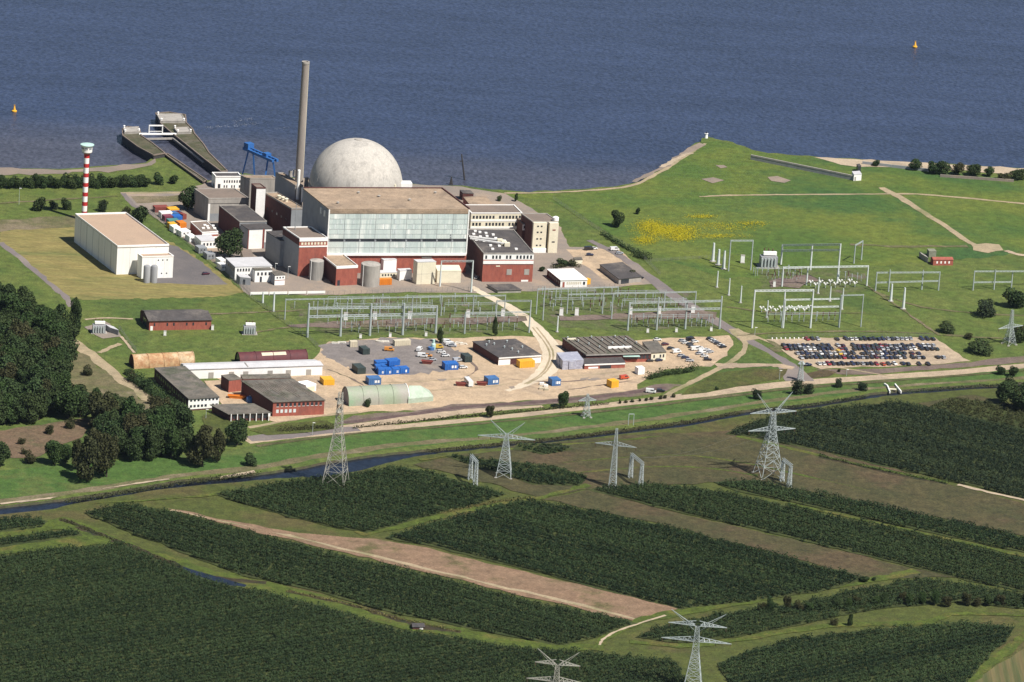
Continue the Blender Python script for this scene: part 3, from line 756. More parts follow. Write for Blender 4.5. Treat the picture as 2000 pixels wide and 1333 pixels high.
# ---------------------------------------------------------------- buildings
class Bld: pass
def bld(name, label, base, ytop, fr, bl, wall, roof, z0=0.0, walls=None, parapet=None, ph=.6, cat='building', roof_t=.35, over=.12, group=None):
    """flat-roofed block. base = front-left foot (photo), ytop = its top edge; fr, bl = roof corners front-right and back-left"""
    b = Bld()
    h = HT(base[0], base[1], ytop, z0)
    FL = G(base[0], base[1], z0); FR = G(fr[0], fr[1], z0 + h); BL = G(bl[0], bl[1], z0 + h)
    FR.z = BL.z = z0
    BR = FR + BL - FL
    b.h = h; b.z0 = z0; b.c = [FL, FR, BR, BL]
    b.root = root(name, label, cat, FL, group)
    b.side = {'F': (FL, FR), 'R': (FR, BR), 'B': (BR, BL), 'L': (BL, FL)}
    walls = walls or {}
    up = Vector((0, 0, h - roof_t))
    for k in 'FRBL':
        p, q = b.side[k]
        d = (q - p).normalized(); n = Vector((d.y, -d.x, 0))
        i = -n * .3
        vs = [p, q, q + up, p + up, p + i + d*.3, q + i - d*.3, q + i - d*.3 + up, p + i + d*.3 + up]
        obj('wall', vs, [(0,1,2,3), (5,4,7,6), (1,0,4,5), (3,2,6,7), (0,3,7,4), (2,1,5,6)], MAT[walls.get(k, wall)], b.root)
    cen = (FL + FR + BR + BL) / 4
    def ring(s, z): return [Vector((c.x, c.y, z)) + (Vector((c.x, c.y, 0)) - Vector((cen.x, cen.y, 0))).normalized() * s for c in b.c]
    lo = ring(over, z0 + h - roof_t); hi = ring(over, z0 + h)
    b.roof = obj('roof', lo + hi, [(3,2,1,0), (4,5,6,7), (0,1,5,4), (1,2,6,5), (2,3,7,6), (3,0,4,7)], MAT[roof], b.root)
    if parapet:
        o0 = ring(over + .02, z0 + h - .15); o1 = ring(over + .02, z0 + h + ph); i1 = ring(-.55, z0 + h + ph); i0 = ring(-.55, z0 + h - .1)
        vs = o0 + o1 + i1 + i0; fs = []
        for k in range(4):
            j = (k + 1) % 4
            fs += [(k, j, 4+j, 4+k), (4+k, 4+j, 8+j, 8+k), (8+k, 8+j, 12+j, 12+k)]
        obj('parapet', vs, fs, MAT[parapet], b.root)
    return b

def panel(b, s, u0, u1, v0, v1, mat, name='panel', out=.06, thick=.2, parent=None):
    p, q = b.side[s]; d = q - p; ln = d.length; d.normalize(); n = Vector((d.y, -d.x, 0))
    c = p + d * ((u0 + u1) / 2 * ln) + n * (out - thick/2) + Z * ((v0 + v1) / 2 * b.h)
    return box(name, c, d * ((u1 - u0) * ln), n * thick, Z * ((v1 - v0) * b.h), MAT[mat], parent or b.root)

def row(b, s, u0, u1, v0, v1, n, fill, mat, name='window', out=.05, skip=(), sill=None):
    w = (u1 - u0) / n
    for k in range(n):
        if k in skip: continue
        a = u0 + w*k + w*(1 - fill)/2
        o = panel(b, s, a, a + w*fill, v0, v1, mat, name, out)
        if sill: panel(b, s, a - w*.02, a + w*fill + w*.02, v0 - .02, v0 - .002, sill, 'sill', out + .12, .25, o)

def on_roof(b, x, y): return G(x, y, b.z0 + b.h)

# white storage hall with its annexe
A = bld('storage_hall', 'long white windowless storage hall with brown flat roof beside the striped tower', (227,537), 483, (330,480), (147,420), 'white_clad', 'roof_pink', parapet='white_paint', ph=.8)
panel(A, 'F', .0, 1, .955, .99, 'concrete', 'trim', .03)
for k in range(1, 7): panel(A, 'L', k/7 - .002, k/7 + .002, .0, .96, 'grey_clad', 'joint', .04)
for k in range(1, 4): panel(A, 'F', k/4 - .002, k/4 + .002, .0, .95, 'concrete', 'joint', .02)
A2 = bld('hall_annexe', 'white square annexe with round vents on the front of the storage hall', (276,545), 503, (339,501), (269,497), 'white_clad', 'roof_pink', parapet='white_paint', ph=.5)
for u, v in ((.52,.84),(.66,.84),(.80,.84),(.64,.22),(.80,.22)): panel(A2, 'F', u-.02, u+.02, v-.03, v+.03, 'glass_dark', 'vent', .05)
panel(A2, 'F', .44, .445, .05, .9, 'concrete', 'joint', .03); panel(A2, 'F', .715, .72, .05, .9, 'concrete', 'joint', .03); panel(A2, 'F', .45, .71, .02, .5, 'white_paint', 'door', .05)
r = root('silver_ducts', 'pair of silvery vertical ducts standing before the white hall annexe', 'duct', G(293,552))
for x in (286, 300):
    lathe('duct', G(x, 552), [(1.9,0),(1.9,9),(1.6,9.6),(.5,10)], MAT['steel_grey'], r, 18)
mb = MB(); mb.block(G(293,552) + Vector((0, .5, 4.8)), (3.2,0,0), (0,1.2,0), (0,0,9.6)); mb.build('casing', MAT['white_paint'], r)

# striped tower
def tower():
    b = G(164, 431); h = HT(164, 431, 301)
    r = root('striped_tower', 'tall red and white striped tower with a flared platform on top', 'tower', b)
    z = 0.0; cuts = []
    per = h / 7.0; k = 0; zz = 0
    while zz < h - .1:
        wh = per * .58; cuts.append((zz, min(h, zz + wh), 'white_paint')); zz += wh
        cuts.append((zz, min(h, zz + per*.42), 'red_paint')); zz += per*.42
    for a, c, m in cuts:
        lathe('band', b + Z*a, [(1.55, 0), (1.55, c - a)], MAT[m], r, 24)
    lathe('platform', b + Z*h, [(1.55,0),(2.9,.9),(3.0,1.2)], MAT['concrete'], r, 24)
    lathe('cabin', b + Z*(h + 1.2), [(2.9,0),(3.2,3.9)], MAT['white_paint'], r, 20)
    for k in range(8): box('window', b + Vector((math.cos(k*.785)*3.05, math.sin(k*.785)*3.05, h + 3.6)), Vector((-math.sin(k*.785), math.cos(k*.785), 0))*1.5, Vector((math.cos(k*.785), math.sin(k*.785), 0))*.3, Z*1.0, MAT['grey_clad'], r)
    lathe('cap', b + Z*(h + 5.1), [(3.9,0),(3.9,.35),(3.4,.5)], MAT['mint'], r, 24)
    mb = MB(); mb.bar(b + Vector((1.7,-.6,0)), b + Vector((1.7,-.6,h)), .18); mb.build('ladder', MAT['rust_red'], r)
tower()

# reactor dome
def dome():
    b = G(689, 461); zc = HT(689, 461, 361); R = 91.0 / FPX * (b + Z*zc - CAMP).length
    r = root('reactor_dome', 'huge pale concrete reactor dome behind the turbine hall', 'dome', b)
    prof = [(R, 0), (R, zc)]
    lathe('drum', b, [(R + .4, 0), (R + .4, zc - .8), (R, zc - .5)], MAT['concrete'], r, 64)
    lathe('shell', b, [(R*math.cos(t), zc + R*math.sin(t)) for t in [math.pi/2*k/24 for k in range(24)]] + [(.05, zc + R)], MAT['dome_concrete'], r, 96)
    lathe('crown_cap', b + Z*(zc + R - .25), [(2.2,0),(2.2,.5),(.8,.8)], MAT['concrete'], r, 20)
    # inspection ladder and hatches follow the curve
    mb = MB(); az = math.radians(215)
    pts = [b + Vector((math.cos(az)*R*math.cos(t), math.sin(az)*R*math.cos(t), zc + R*math.sin(t))) * 1.0 for t in [math.pi/2*k/20 for k in range(2, 13)]]
    for p, q in zip(pts, pts[1:]): mb.bar(p, q, .14)
    mb.build('ladder', MAT['concrete'], r)
    for az, el in ((256, 8), (300, 6), (330, 9)):
        a = math.radians(az); e = math.radians(el)
        n = Vector((math.cos(a)*math.cos(e), math.sin(a)*math.cos(e), math.sin(e)))
        box('hatch', b + Z*zc + n*R, Vector((-math.sin(a), math.cos(a), 0))*1.4, n*.5, Z*2.2, MAT['cream_wall'], r)
    c = b + Vector((R + 1.5, -1.5, zc + 1.8))
    box('access_lock', c, Vector((7,1.5,0)), Vector((-1.2,5.5,0)), Z*4.2, MAT['white_paint'], r)
dome()

# turbine hall
T = bld('turbine_hall', 'large turbine hall with pale glazed front, gravel roof and brick base', (636,534), 409, (917,409), (593,368), 'grey_clad', 'roof_gravel', walls={'F': 'brick'}, roof_t=.6, over=.3)
def zf(y): return (534.0 - y) / 125.0
rows_y = [(418,428),(428,438),(438,448),(448,457.5),(457.5,466.5),(472.5,484),(484,494.5)]
panel(T, 'F', 0, 1, zf(417.5), zf(411), 'roof_gravel', 'cornice', .5, .6)
NB = 9
random.seed(3)
for j, (ya, yb) in enumerate(rows_y):
    for i in range(NB):
        u0 = .004 + .992*i/NB; u1 = .004 + .992*(i+1)/NB
        o = panel(T, 'F', u0 + .0006, u1 - .0006, zf(yb) + .002, zf(ya) - .001, random.choice(['pane_a','pane_b','pane_c','pane_a']), 'glazing_panel', .30 + random.uniform(0, .05), .3)
        for q in range(random.choice([0,0,1,1,2])):
            a = u0 + (u1-u0)*random.uniform(.05,.9)
            panel(T, 'F', a, a + (u1-u0)*random.uniform(.04,.08), zf(yb) + .004, zf(ya) - .004, 'pane_bright', 'open_pane', .42, .3, o)
panel(T, 'F', 0, 1, zf(472.5), zf(466.5), 'grey_clad', 'window_band', .06)
for i in range(NB):
    u0 = .004 + .992*i/NB; u1 = .004 + .992*(i+1)/NB
    panel(T, 'F', u0 + .012, u1 - .002, zf(472) , zf(467), 'glass_dark', 'window', .12, .2)
for i in range(NB + 1):
    u = .004 + .992*i/NB
    panel(T, 'F', max(0, u - .0011), min(1, u + .0011), zf(494.5), zf(418), 'grey_clad', 'mullion', .40, .3)
for y in (428,438,448,457.5,466.8,472.3,484):
    panel(T, 'F', 0, 1, zf(y) - .0016, zf(y) + .0016, 'steel_grey', 'transom', .38, .2)
panel(T, 'F', 0, .995, zf(499), zf(494.7), 'white_paint', 'ledge', 1.0, 1.2)
panel(T, 'F', -.004, .004, zf(497), zf(410), 'white_paint', 'corner_post', .6, .8)
panel(T, 'F', .992, 1.0, zf(497), zf(410), 'white_paint', 'corner_post', .6, .8)
panel(T, 'F', .68, .75, zf(505), zf(501), 'concrete', 'vent', .2)
for u in (.70, .84): panel(T, 'L', u, u + .03, .84, .93, 'white_paint', 'vent', .6, .8)
panel(T, 'L', .62, .9, .05, .55, 'steel_grey', 'shutter', .1)
for k in range(1, 5): panel(T, 'L', k/5 - .002, k/5 + .002, .1, .98, 'steel_grey', 'joint', .05)
for x, y in ((660,398),(740,385),(800,392),(850,378),(700,378)):
    p = on_roof(T, x, y); lathe('roof_vent', p - Z*.1, [(.7,0),(.7,.8),(1.0,.9),(.2,1.3)], MAT['concrete'], T.root, 10)
mb = MB()
e = [T.c[3] + Z*T.h, T.c[2] + Z*T.h]
mb.bar(e[0] + Z*.4, e[1] + Z*.4, .5); mb.build('parapet', MAT['dark_shaded_brick'], T.root)
mb = MB(); mb.bar(T.c[1] + Z*(T.h+.35), T.c[2] + Z*(T.h+.35), .6); mb.build('parapet', MAT['dark_shaded_brick'], T.root)

# blocks west of the turbine hall
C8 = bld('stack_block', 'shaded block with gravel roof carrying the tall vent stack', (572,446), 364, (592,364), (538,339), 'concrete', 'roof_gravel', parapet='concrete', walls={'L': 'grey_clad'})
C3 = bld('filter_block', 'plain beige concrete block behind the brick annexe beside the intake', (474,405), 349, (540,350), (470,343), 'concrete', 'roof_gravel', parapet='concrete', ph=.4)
C4 = bld('brick_block', 'long shaded brick auxiliary block running back towards the dome', (566,470), 409, (594,408), (517,378), 'dark_shaded_brick', 'roof_gravel', parapet='concrete', walls={'F': 'grey_clad'})
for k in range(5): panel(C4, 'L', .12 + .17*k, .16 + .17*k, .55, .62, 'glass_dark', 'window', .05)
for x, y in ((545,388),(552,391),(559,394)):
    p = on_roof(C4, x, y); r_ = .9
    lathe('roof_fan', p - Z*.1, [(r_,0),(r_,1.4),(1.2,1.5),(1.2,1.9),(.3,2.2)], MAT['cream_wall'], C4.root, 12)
C4a = bld('stair_block', 'narrow tall block with a bright white front at the brick block', (497,445), 368, (519,368), (491,360), 'white_paint', 'roof_brown', walls={'L': 'dark_shaded_brick', 'B': 'dark_shaded_brick'}, parapet='dark_shaded_brick', ph=.4)
C1 = bld('grey_workshop', 'plain grey concrete hall with brown roof beside a dark tree', (405,433), 389, (486,388), (380,370), 'concrete', 'roof_brown', parapet='concrete', ph=.4)
panel(C1, 'F', 0, 1, .80, .97, 'concrete', 'fascia', .25, .4); panel(C1, 'F', .05, .30, .0, .35, 'grey_clad', 'door', .05); panel(C1, 'F', 0, .05, 0, .8, 'white_paint', 'corner_post', .1)
C5 = bld('dark_roof_hall', 'brick hall with dark roof and big white doors facing the yard', (466,476), 434, (521,433), (428,402), 'dark_shaded_brick', 'roof_dark', walls={'F': 'grey_clad'}, parapet='concrete', ph=.3)
C5b = bld('door_annexe', 'low dark-roofed annexe with tall white doors below the brick hall', (483,487), 448, (532,446), (470,438), 'grey_clad', 'roof_dark', cat='building')
panel(C5b, 'F', .04, .60, .0, .93, 'white_paint', 'door', .1); panel(C5b, 'F', .69, .97, .3, .93, 'white_paint', 'door', .1)
panel(C5b, 'F', .61, .68, .0, .97, 'rust_red', 'pillar', .14); panel(C5b, 'F', .0, .035, .0, .97, 'rust_red', 'pillar', .14)
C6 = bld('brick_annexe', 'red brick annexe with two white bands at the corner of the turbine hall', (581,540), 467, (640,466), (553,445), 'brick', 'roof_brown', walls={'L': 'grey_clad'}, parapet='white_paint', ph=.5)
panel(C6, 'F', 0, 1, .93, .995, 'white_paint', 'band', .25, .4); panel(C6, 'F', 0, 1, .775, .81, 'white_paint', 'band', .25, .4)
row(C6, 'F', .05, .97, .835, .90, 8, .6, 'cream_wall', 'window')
panel(C6, 'L', 0, 1, .82, .99, 'dark_shaded_brick', 'fascia', .2, .4)
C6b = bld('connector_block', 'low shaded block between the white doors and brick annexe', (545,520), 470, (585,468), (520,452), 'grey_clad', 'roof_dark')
C7 = bld('small_brick_block', 'small red brick block with white rim in front of turbine hall', (655,559), 523, (699,521), (627,499), 'brick', 'roof_gravel', walls={'L': 'dark_shaded_brick'}, parapet='white_paint', ph=.7)
panel(C7, 'F', .0, 1, .93, .99, 'white_paint', 'band', .15); panel(C7, 'F', .08, .2, 0, .3, 'glass_dark', 'door', .05)
bw = bld('pump_house', 'bright white two-storey pump house beside the intake basin', (420,369), 346, (472,346), (414,338), 'white_paint', 'roof_dark', parapet='white_paint', ph=.5)
row(bw, 'F', .30, .98, .50, .72, 7, .5, 'glass_dark', 'window'); row(bw, 'F', .30, .98, .08, .30, 7, .5, 'glass_dark', 'window', skip=(2, 5)); panel(bw, 'F', .1, .2, 0, .4, 'glass_dark', 'door')
sk = bld('skylight_house', 'small brick house with white skylights on its brown roof', (394,472), 455, (426,453), (372,434), 'brick', 'roof_brown', parapet='white_paint', ph=.3)
panel(sk, 'F', 0, 1, .72, .97, 'white_paint', 'band', .1); panel(sk, 'F', 0, 1, .3, .5, 'white_paint', 'band', .1)
for x, y in ((400,441),(405,443),(397,447),(407,447),(416,442),(419,447)):
    p = on_roof(sk, x, y); box('skylight', p + Z*.3, Vector((1.6,.3,0)), Vector((-.3,1.3,0)), Z*.7, MAT['white_paint'], sk.root)
wl = bld('white_lean_to', 'low white building with pale roof beneath the skylight house', (392,486), 471, (425,470), (380,460), 'white_paint', 'roof_white')
row(wl, 'F', .1, .9, .35, .7, 4, .5, 'glass_dark')
sh = bld('cream_shed', 'cream shed with brown roof behind the pale prefab building', (476,522), 506, (497,506), (470,487), 'cream_wall', 'roof_brown', over=.3)
pf = bld('prefab_block', 'pale grey prefab block with white roof beside the perimeter fence', (458,548), 521, (531,519), (441,504), 'white_paint', 'roof_white', walls={'L': 'grey_clad'}, over=.3)
row(pf, 'F', .04, .42, .66, .84, 5, .6, 'glass_dark', sill='concrete'); row(pf, 'F', .04, .42, .25, .42, 5, .6, 'glass_dark', sill='concrete'); row(pf, 'L', .1, .9, .6, .8, 5, .5, 'glass_dark')
pf2 = bld('prefab_cabins', 'cluttered grey cabins joined to the pale prefab block', (497,552), 528, (532,527), (492,522), 'white_paint', 'roof_felt')
row(pf2, 'F', .08, .95, .55, .8, 4, .5, 'glass_dark'); panel(pf2, 'F', .3, .42, 0, .45, 'glass_dark', 'door')
pf3 = bld('stacked_cabin', 'two-storey white cabin with three dark windows by the switchyard', (536,558), 538, (557,537), (528,530), 'white_paint', 'roof_felt', walls={'L': 'grey_clad'})
row(pf3, 'F', .1, .95, .66, .82, 3, .5, 'glass_dark'); panel(pf3, 'F', 0, 1, .47, .52, 'brick', 'band', .08)
pf4 = bld('grey_cabin', 'low grey cabin in front of the pale prefab block', (468,556), 541, (490,543), (462,535), 'grey_clad', 'roof_white')
panel(pf4, 'F', .3, .5, 0, .7, 'glass_dark', 'door')

# tall vent stack on its block, white flue and mast, roof vents
p = on_roof(C8, 584, 354)
h = HT(584, 354, 124, C8.h)
r = root('vent_stack', 'tall slender brownish concrete vent stack rising beside the dome', 'chimney', p)
lathe('shaft', p - Z*.3, [(2.35,0),(2.25,h*.5),(2.0,h)], MAT['stack_concrete'], r, 32)
lathe('rim', p + Z*(h - .6), [(2.25,0),(2.25,1.2),(1.6,1.2),(1.6,.2)], MAT['concrete'], r, 32)
mb = MB(); mb.bar(p + Vector((2.2,-.9,0)), p + Vector((2.0,-.8,h)), .25); mb.build('ladder', MAT['cream_wall'], r)
p = on_roof(C4, 581, 389)
h = HT(581, 389, 332, C4.h)
lathe('white_flue', p - Z*.2, [(.85,0),(.85,h),(.5,h + .2)], MAT['white_paint'], None, 16)
props(bpy.data.objects['white_flue'], 'bright white flue pipe in front of the vent stack foot', 'flue')
p = on_roof(C4, 590, 394); h = HT(590, 394, 366, C4.h)
props(lathe('short_flue', p - Z*.2, [(.7,0),(.7,h),(.4,h + .2)], MAT['white_paint'], None, 14), 'short white flue beside the corner of the turbine hall', 'flue')
p = on_roof(C6, 576, 450); h = HT(576, 450, 396, C6.h)
props(lathe('slim_mast', p - Z*.2, [(.22,0),(.16,h)], MAT['grey_clad'], None, 8), 'slim grey mast on the brick annexe roof', 'mast')
for x, y, s, lb in ((567,345,1.5,'left of the vent stack'),(576,343,1.3,'just behind the vent stack'),(598,359,1.4,'right of the vent stack'),(606,361,1.5,'nearest the dome')):
    p = on_roof(C8, x, y)
    q = root('roof_cowl', 'flared concrete roof cowl standing ' + lb, 'vent', p, 'cowls around the vent stack')
    lathe('cowl', p - Z*(0.2 if x < 590 else 20), [(s*.9,0),(s*.85,(0 if x < 590 else 20) + .6),(s*.7,(0 if x < 590 else 20) + 1.8),(s*.85,(0 if x < 590 else 20) + 3.6),(s*.8,(0 if x < 590 else 20) + 3.7)], MAT['concrete'], q, 16)
    lathe('grille', p + Z*3.3, [(s*.7,0),(s*.7,.3)], MAT['glass_dark'], q, 12)

# tanks
def tank(x, y, ytop, rpx, mat, label, ladder=True):
    b = G(x, y); h = HT(x, y, ytop); R = rpx / FPX * (b - CAMP).length
    b = b + Vector((0, R, 0))
    r = root('storage_tank', label, 'tank', b)
    lathe('shell', b, [(R,0),(R,h),(R*.97,h+.15)], MAT[mat], r, 32)
    lathe('lid', b + Z*(h + .15), [(R*.97,0),(R*.3,.7),(.2,.75)], MAT['concrete'], r, 32)
    mb = MB(); mb.bar(b + Vector((-R*.7,-R*.75,0)), b + Vector((-R*.7,-R*.75,h + 1)), .25); mb.build('ladder', MAT['white_paint'], r)
tank(616, 549, 513, 14, 'tank_grey', 'grey streaked tank in the shade of the brick annexe')
tank(721, 562, 521, 19, 'concrete', 'pale round tank in front of the turbine hall')

# items in front of the turbine hall
def shed(name, label, base, ytop, fr, bl, wall, roof, cat='building', **k): return bld(name, label, base, ytop, fr, bl, wall, roof, cat=cat, **k)
s1 = shed('white_booth', 'white windowless booth against the turbine hall brick base', (748,537), 508, (775,507), (743,504), 'white_paint', 'roof_white')
s2 = shed('small_white_booth', 'small white booth right of the orange container', (780,549), 529, (805,528), (776,525), 'white_paint', 'roof_white')
panel(s2, 'F', .1, .9, 0, .1, 'concrete', 'plinth', .1)
s3 = shed('cream_block', 'cream stepped block below the turbine hall ledge', (813,556), 512, (852,511), (808,507), 'cream_wall', 'roof_white')
panel(s3, 'F', .25, .26, 0, .9, 'concrete', 'joint', .03); panel(s3, 'F', 0, 1, .45, .46, 'concrete', 'joint', .03)
s4 = shed('cream_wing', 'lower cream wing beside the portal next to turbine hall', (853,553), 529, (901,529), (850,518), 'cream_wall', 'cream_wall')
s5 = shed('cream_low_block', 'low cream building between the tank and the white booths', (741,543), 533, (776,532), (738,528), 'cream_wall', 'roof_white')
row(s5, 'F', .1, .9, .3, .7, 5, .5, 'glass_dark')

# office wing east of the hall
F1 = bld('office_wing', 'three-storey white office wing with rows of windows right of hall', (917,470), 417, (1020,417), (905,401), 'cream_wall', 'roof_brown', parapet='white_paint', ph=.4)
for v0, v1, n, sk_ in ((.80,.91,15,(7,)), (.54,.65,15,(3,10)), (.28,.39,15,(5,)), (.03,.13,15,())):
    row(F1, 'F', .02, .99, v0, v1, n, .62, 'glass_dark', 'window', .05, sk_)
    panel(F1, 'F', 0, 1, v0 - .10, v0 - .03, 'white_paint', 'spandrel', .12)
F1b = bld('office_link', 'dark-walled link block between office wing and stair towers', (1018,482), 438, (1040,437), (1005,420), 'dark_shaded_brick', 'roof_brown')
panel(F1b, 'F', 0, 1, .72, .98, 'white_paint', 'band', .08); row(F1b, 'F', .05, .98, .80, .93, 4, .6, 'glass_dark', 'window', .12)
F3 = bld('tower_block', 'tall cream office tower with brown flat roof and stair fronts', (1036,492), 434, (1090,434), (1018,418), 'concrete', 'roof_brown', walls={'L': 'dark_shaded_brick'}, parapet='concrete', ph=.4)
panel(F3, 'F', .02, .54, .12, 1.0, 'cream_wall', 'stair_front', 2.0, 2.2)
o = panel(F3, 'F', .64, .99, .0, 1.0, 'cream_wall', 'stair_front', 2.6, 2.8)
for v in (.22,.44,.66,.86):
    for u in (.16, .30): panel(F3, 'F', u, u + .07, v, v + .05, 'glass_dark', 'window', 2.06)
panel(F3, 'F', .56, .62, .1, .95, 'glass_dark', 'stair_window', .1)
for v in (.35, .75): panel(F3, 'F', .76, .88, v, v + .04, 'rust_red' if v > .5 else 'glass_dark', 'vent', 2.66)
panel(F3, 'F', .05, .56, .0, .15, 'white_paint', 'porch', 2.6, 2.8)
p = on_roof(F3, 1085, 432); lathe('roof_drum', p, [(1.8,0),(1.8,2.2),(.5,2.8)], MAT['white_paint'], F3.root, 16)
F5 = bld('brick_office', 'brick office with dark flat roof, skylights and white window band', (941,551), 496, (1043,496), (906,449), 'brick', 'roof_dark', walls={'L': 'dark_shaded_brick'}, parapet='concrete', ph=.4)
panel(F5, 'F', 0, 1, .79, .98, 'white_paint', 'window_band', .06); row(F5, 'F', .02, .98, .82, .94, 14, .55, 'glass_dark', 'window', .12, (1, 5, 8))
panel(F5, 'F', 0, 1, .64, .75, 'white_paint', 'ledge', .3, .4)
for u in (.48, .83): panel(F5, 'F', u, u + .10, .25, .45, 'concrete', 'vent', .12)
panel(F5, 'F', .78, .92, .01, .07, 'white_paint', 'door', .1); panel(F5, 'F', .26, .34, .54, .58, 'cream_wall', 'sign_plate', .12)
random.seed(5)
for k, (x, y) in enumerate([(928,453),(937,455),(949,457),(963,460),(938,464),(951,463),(968,467),(945,472),(958,481),(930,470),(962,488),(985,472),(1008,488),(975,482),(925,459)]):
    p = on_roof(F5, x, y); box('skylight', p + Z*.4, Vector((1.5,.25,0)), Vector((-.3,1.4,0)), Z*.9, MAT['white_paint'], F5.root)
q = root('pipe_bridge', 'white pipe bridge across the dark flat roof to turbine hall', 'pipe', on_roof(F5, 990, 478))
for dx, dy in ((0, 0), (2, 4)):
    mb = MB(); mb.bar(on_roof(F5, 916 + dx, 467 + dy) + Z*1.5, on_roof(F5, 985 + dx, 475 + dy*1.5) + Z*1.5, .7); mb.build('pipe', MAT['white_paint'], q)
for x, y in ((976,474),(984,478),(990,481)):
    box('plant_unit', on_roof(F5, x, y) + Z*1.0, Vector((3.0,.5,0)), Vector((-.5,2.4,0)), Z*2.0, MAT['cream_wall'], q)
rf = bld('shore_office', 'low brown-roofed office behind the office wing near shore', (920,420), 404, (965,402), (905,385), 'brick', 'roof_gravel', cat='building'); panel(rf, 'F', .05, .6, .3, .9, 'roof_white', 'window_band', .08)
rf2 = bld('plant_room', 'small dark plant room by the shore behind turbine hall', (903,392), 377, (925,378), (898,371), 'dark_shaded_brick', 'roof_dark')
g = bld('flat_white_hall', 'low hall with bright white roof and brick side near tower', (1094,562), 547, (1147,546), (1069,526), 'white_paint', 'white_paint', walls={'L': 'dark_shaded_brick'}, over=.4)
row(g, 'F', .22, .80, .35, .72, 8, .6, 'beige_paint', 'window'); panel(g, 'F', .08, .16, 0, .7, 'brick', 'door'); panel(g, 'F', .85, .93, .3, .7, 'glass_dark', 'window')
row(g, 'L', .1, .95, .35, .7, 6, .5, 'glass_dark')
hh_ = bld('grey_shed', 'long low dark-roofed shed beside the access road', (1208,556), 545, (1253,540), (1172,517), 'concrete', 'roof_dark', over=.4)
panel(hh_, 'F', .1, .45, 0, .8, 'glass_dark', 'opening')
k_ = bld('gate_cabin', 'small cream cabin beside shrubs below the office tower', (1122,517), 508, (1138,507), (1120,503), 'cream_wall', 'roof_felt')
k2 = bld('gate_shed', 'flat grey shelter at the switchyard edge beside curved road', (972,573), 567, (1018,566), (952,556), 'concrete', 'roof_dark', over=.5)

# ---------------------------------------------------------------- gabled and vaulted buildings
def gable(name, label, base, ytop, fr, bl, rise, wall, roof, over=.6, cat='building', walls=None):
    """ridge runs parallel to the front; rise = ridge height above the eaves in metres"""
    b = Bld(); h = HT(base[0], base[1], ytop)
    FL = G(*base); FR = G(fr[0], fr[1], h); BL = G(bl[0], bl[1], h); FR.z = BL.z = 0; BR = FR + BL - FL
    b.h = h; b.z0 = 0; b.c = [FL, FR, BR, BL]; b.root = root(name, label, cat, FL)
    b.side = {'F': (FL, FR), 'R': (FR, BR), 'B': (BR, BL), 'L': (BL, FL)}
    H = Z*h; RL = (FL + BL)/2 + Z*(h + rise); RR = (FR + BR)/2 + Z*(h + rise)
    w = (walls or {})
    obj('wall', [FL, FR, FR + H, FL + H], [(0,1,2,3)], MAT[w.get('F', wall)], b.root)
    obj('wall', [BR, BL, BL + H, BR + H], [(0,1,2,3)], MAT[wall], b.root)
    obj('gable_wall', [BL, FL, FL + H, RL, BL + H], [(0,1,2,3,4)], MAT[w.get('L', wall)], b.root)
    obj('gable_wall', [FR, BR, BR + H, RR, FR + H], [(0,1,2,3,4)], MAT[wall], b.root)
    d = (FR - FL).normalized(); s = (BL - FL).normalized(); sl = rise / ((BL - FL).length/2)
    def slope(e0, e1, r0, r1, out, nm):
        a = e0 + H - d*over + out*over - Z*sl*over; c = e1 + H + d*over + out*over - Z*sl*over
        r0 = r0 - d*over; r1 = r1 + d*over; t = Z*.22
        vs = [a, c, r1, r0, a + t, c + t, r1 + t, r0 + t]
        obj(nm, vs, [(3,2,1,0),(4,5,6,7),(0,1,5,4),(1,2,6,5),(2,3,7,6),(3,0,4,7)], MAT[roof], b.root)
    slope(FL, FR, RL, RR, -s, 'roof'); slope(BR, BL, RR, RL, s, 'roof')
    return b
bn = gable('brick_barn', 'long red brick barn with dark roof on the grass', (291,646), 627, (413,625), (274,607), 2.2, 'brick', 'roof_dark', walls={'L': 'dark_shaded_brick'})
row(bn, 'F', .03, .97, .45, .75, 9, .25, 'glass_dark', 'window', .05, (1, 4, 7)); panel(bn, 'F', .02, .06, 0, .45, 'white_paint', 'door', .08); panel(bn, 'L', .35, .7, .0, .8, 'glass_dark', 'door', .06)
wh = gable('white_long_shed', 'long low white shed with six grey doors', (364,741), 722, (630,714), (352,711), .8, 'white_paint', 'roof_white', .4)
for u in (.16,.31,.415,.595,.73,.88): panel(wh, 'F', u, u + .038, .0, .62, 'concrete', 'door', .05)
p, q = wh.side['F']
mb = MB(); d = (q - p); mb.bar(p + d*.45 + Z*(wh.h + .2), p + d*.45 + (wh.c[3] - wh.c[0])*.5 + Z*(wh.h + 1.2), .5); mb.build('fire_wall', MAT['concrete'], wh.root)
mo = bld('dark_roof_office', 'long office with grey roof and white window front beside trees', (367,803), 779, (428,775), (302,719), 'dark_shaded_brick', 'roof_felt', over=.5)
panel(mo, 'F', 0, 1, .12, .98, 'white_paint', 'front_panel', .06); row(mo, 'F', .03, .99, .74, .90, 8, .55, 'glass_dark', 'window', .12); row(mo, 'F', .03, .99, .26, .46, 8, .6, 'glass_dark', 'window', .12, (5,))
row(mo, 'L', .05, .95, .45, .75, 14, .5, 'glass_dark')
nb = bld('brick_workshop', 'broad brick workshop with mossy grey roof and white sill row', (532,815), 785, (634,781), (472,744), 'brick', 'roof_felt', walls={'L': 'dark_shaded_brick'}, over=.6)
row(nb, 'F', .05, .97, .66, .86, 11, .55, 'glass_dark', 'window', .05, (), 'white_paint'); row(nb, 'F', .05, .55, .25, .47, 6, .6, 'pane_bright', 'window', .05, (5,))
p0 = nb.c[3] + Z*nb.h; e1 = nb.c[2] - nb.c[3]; e2 = nb.c[0] - nb.c[3]
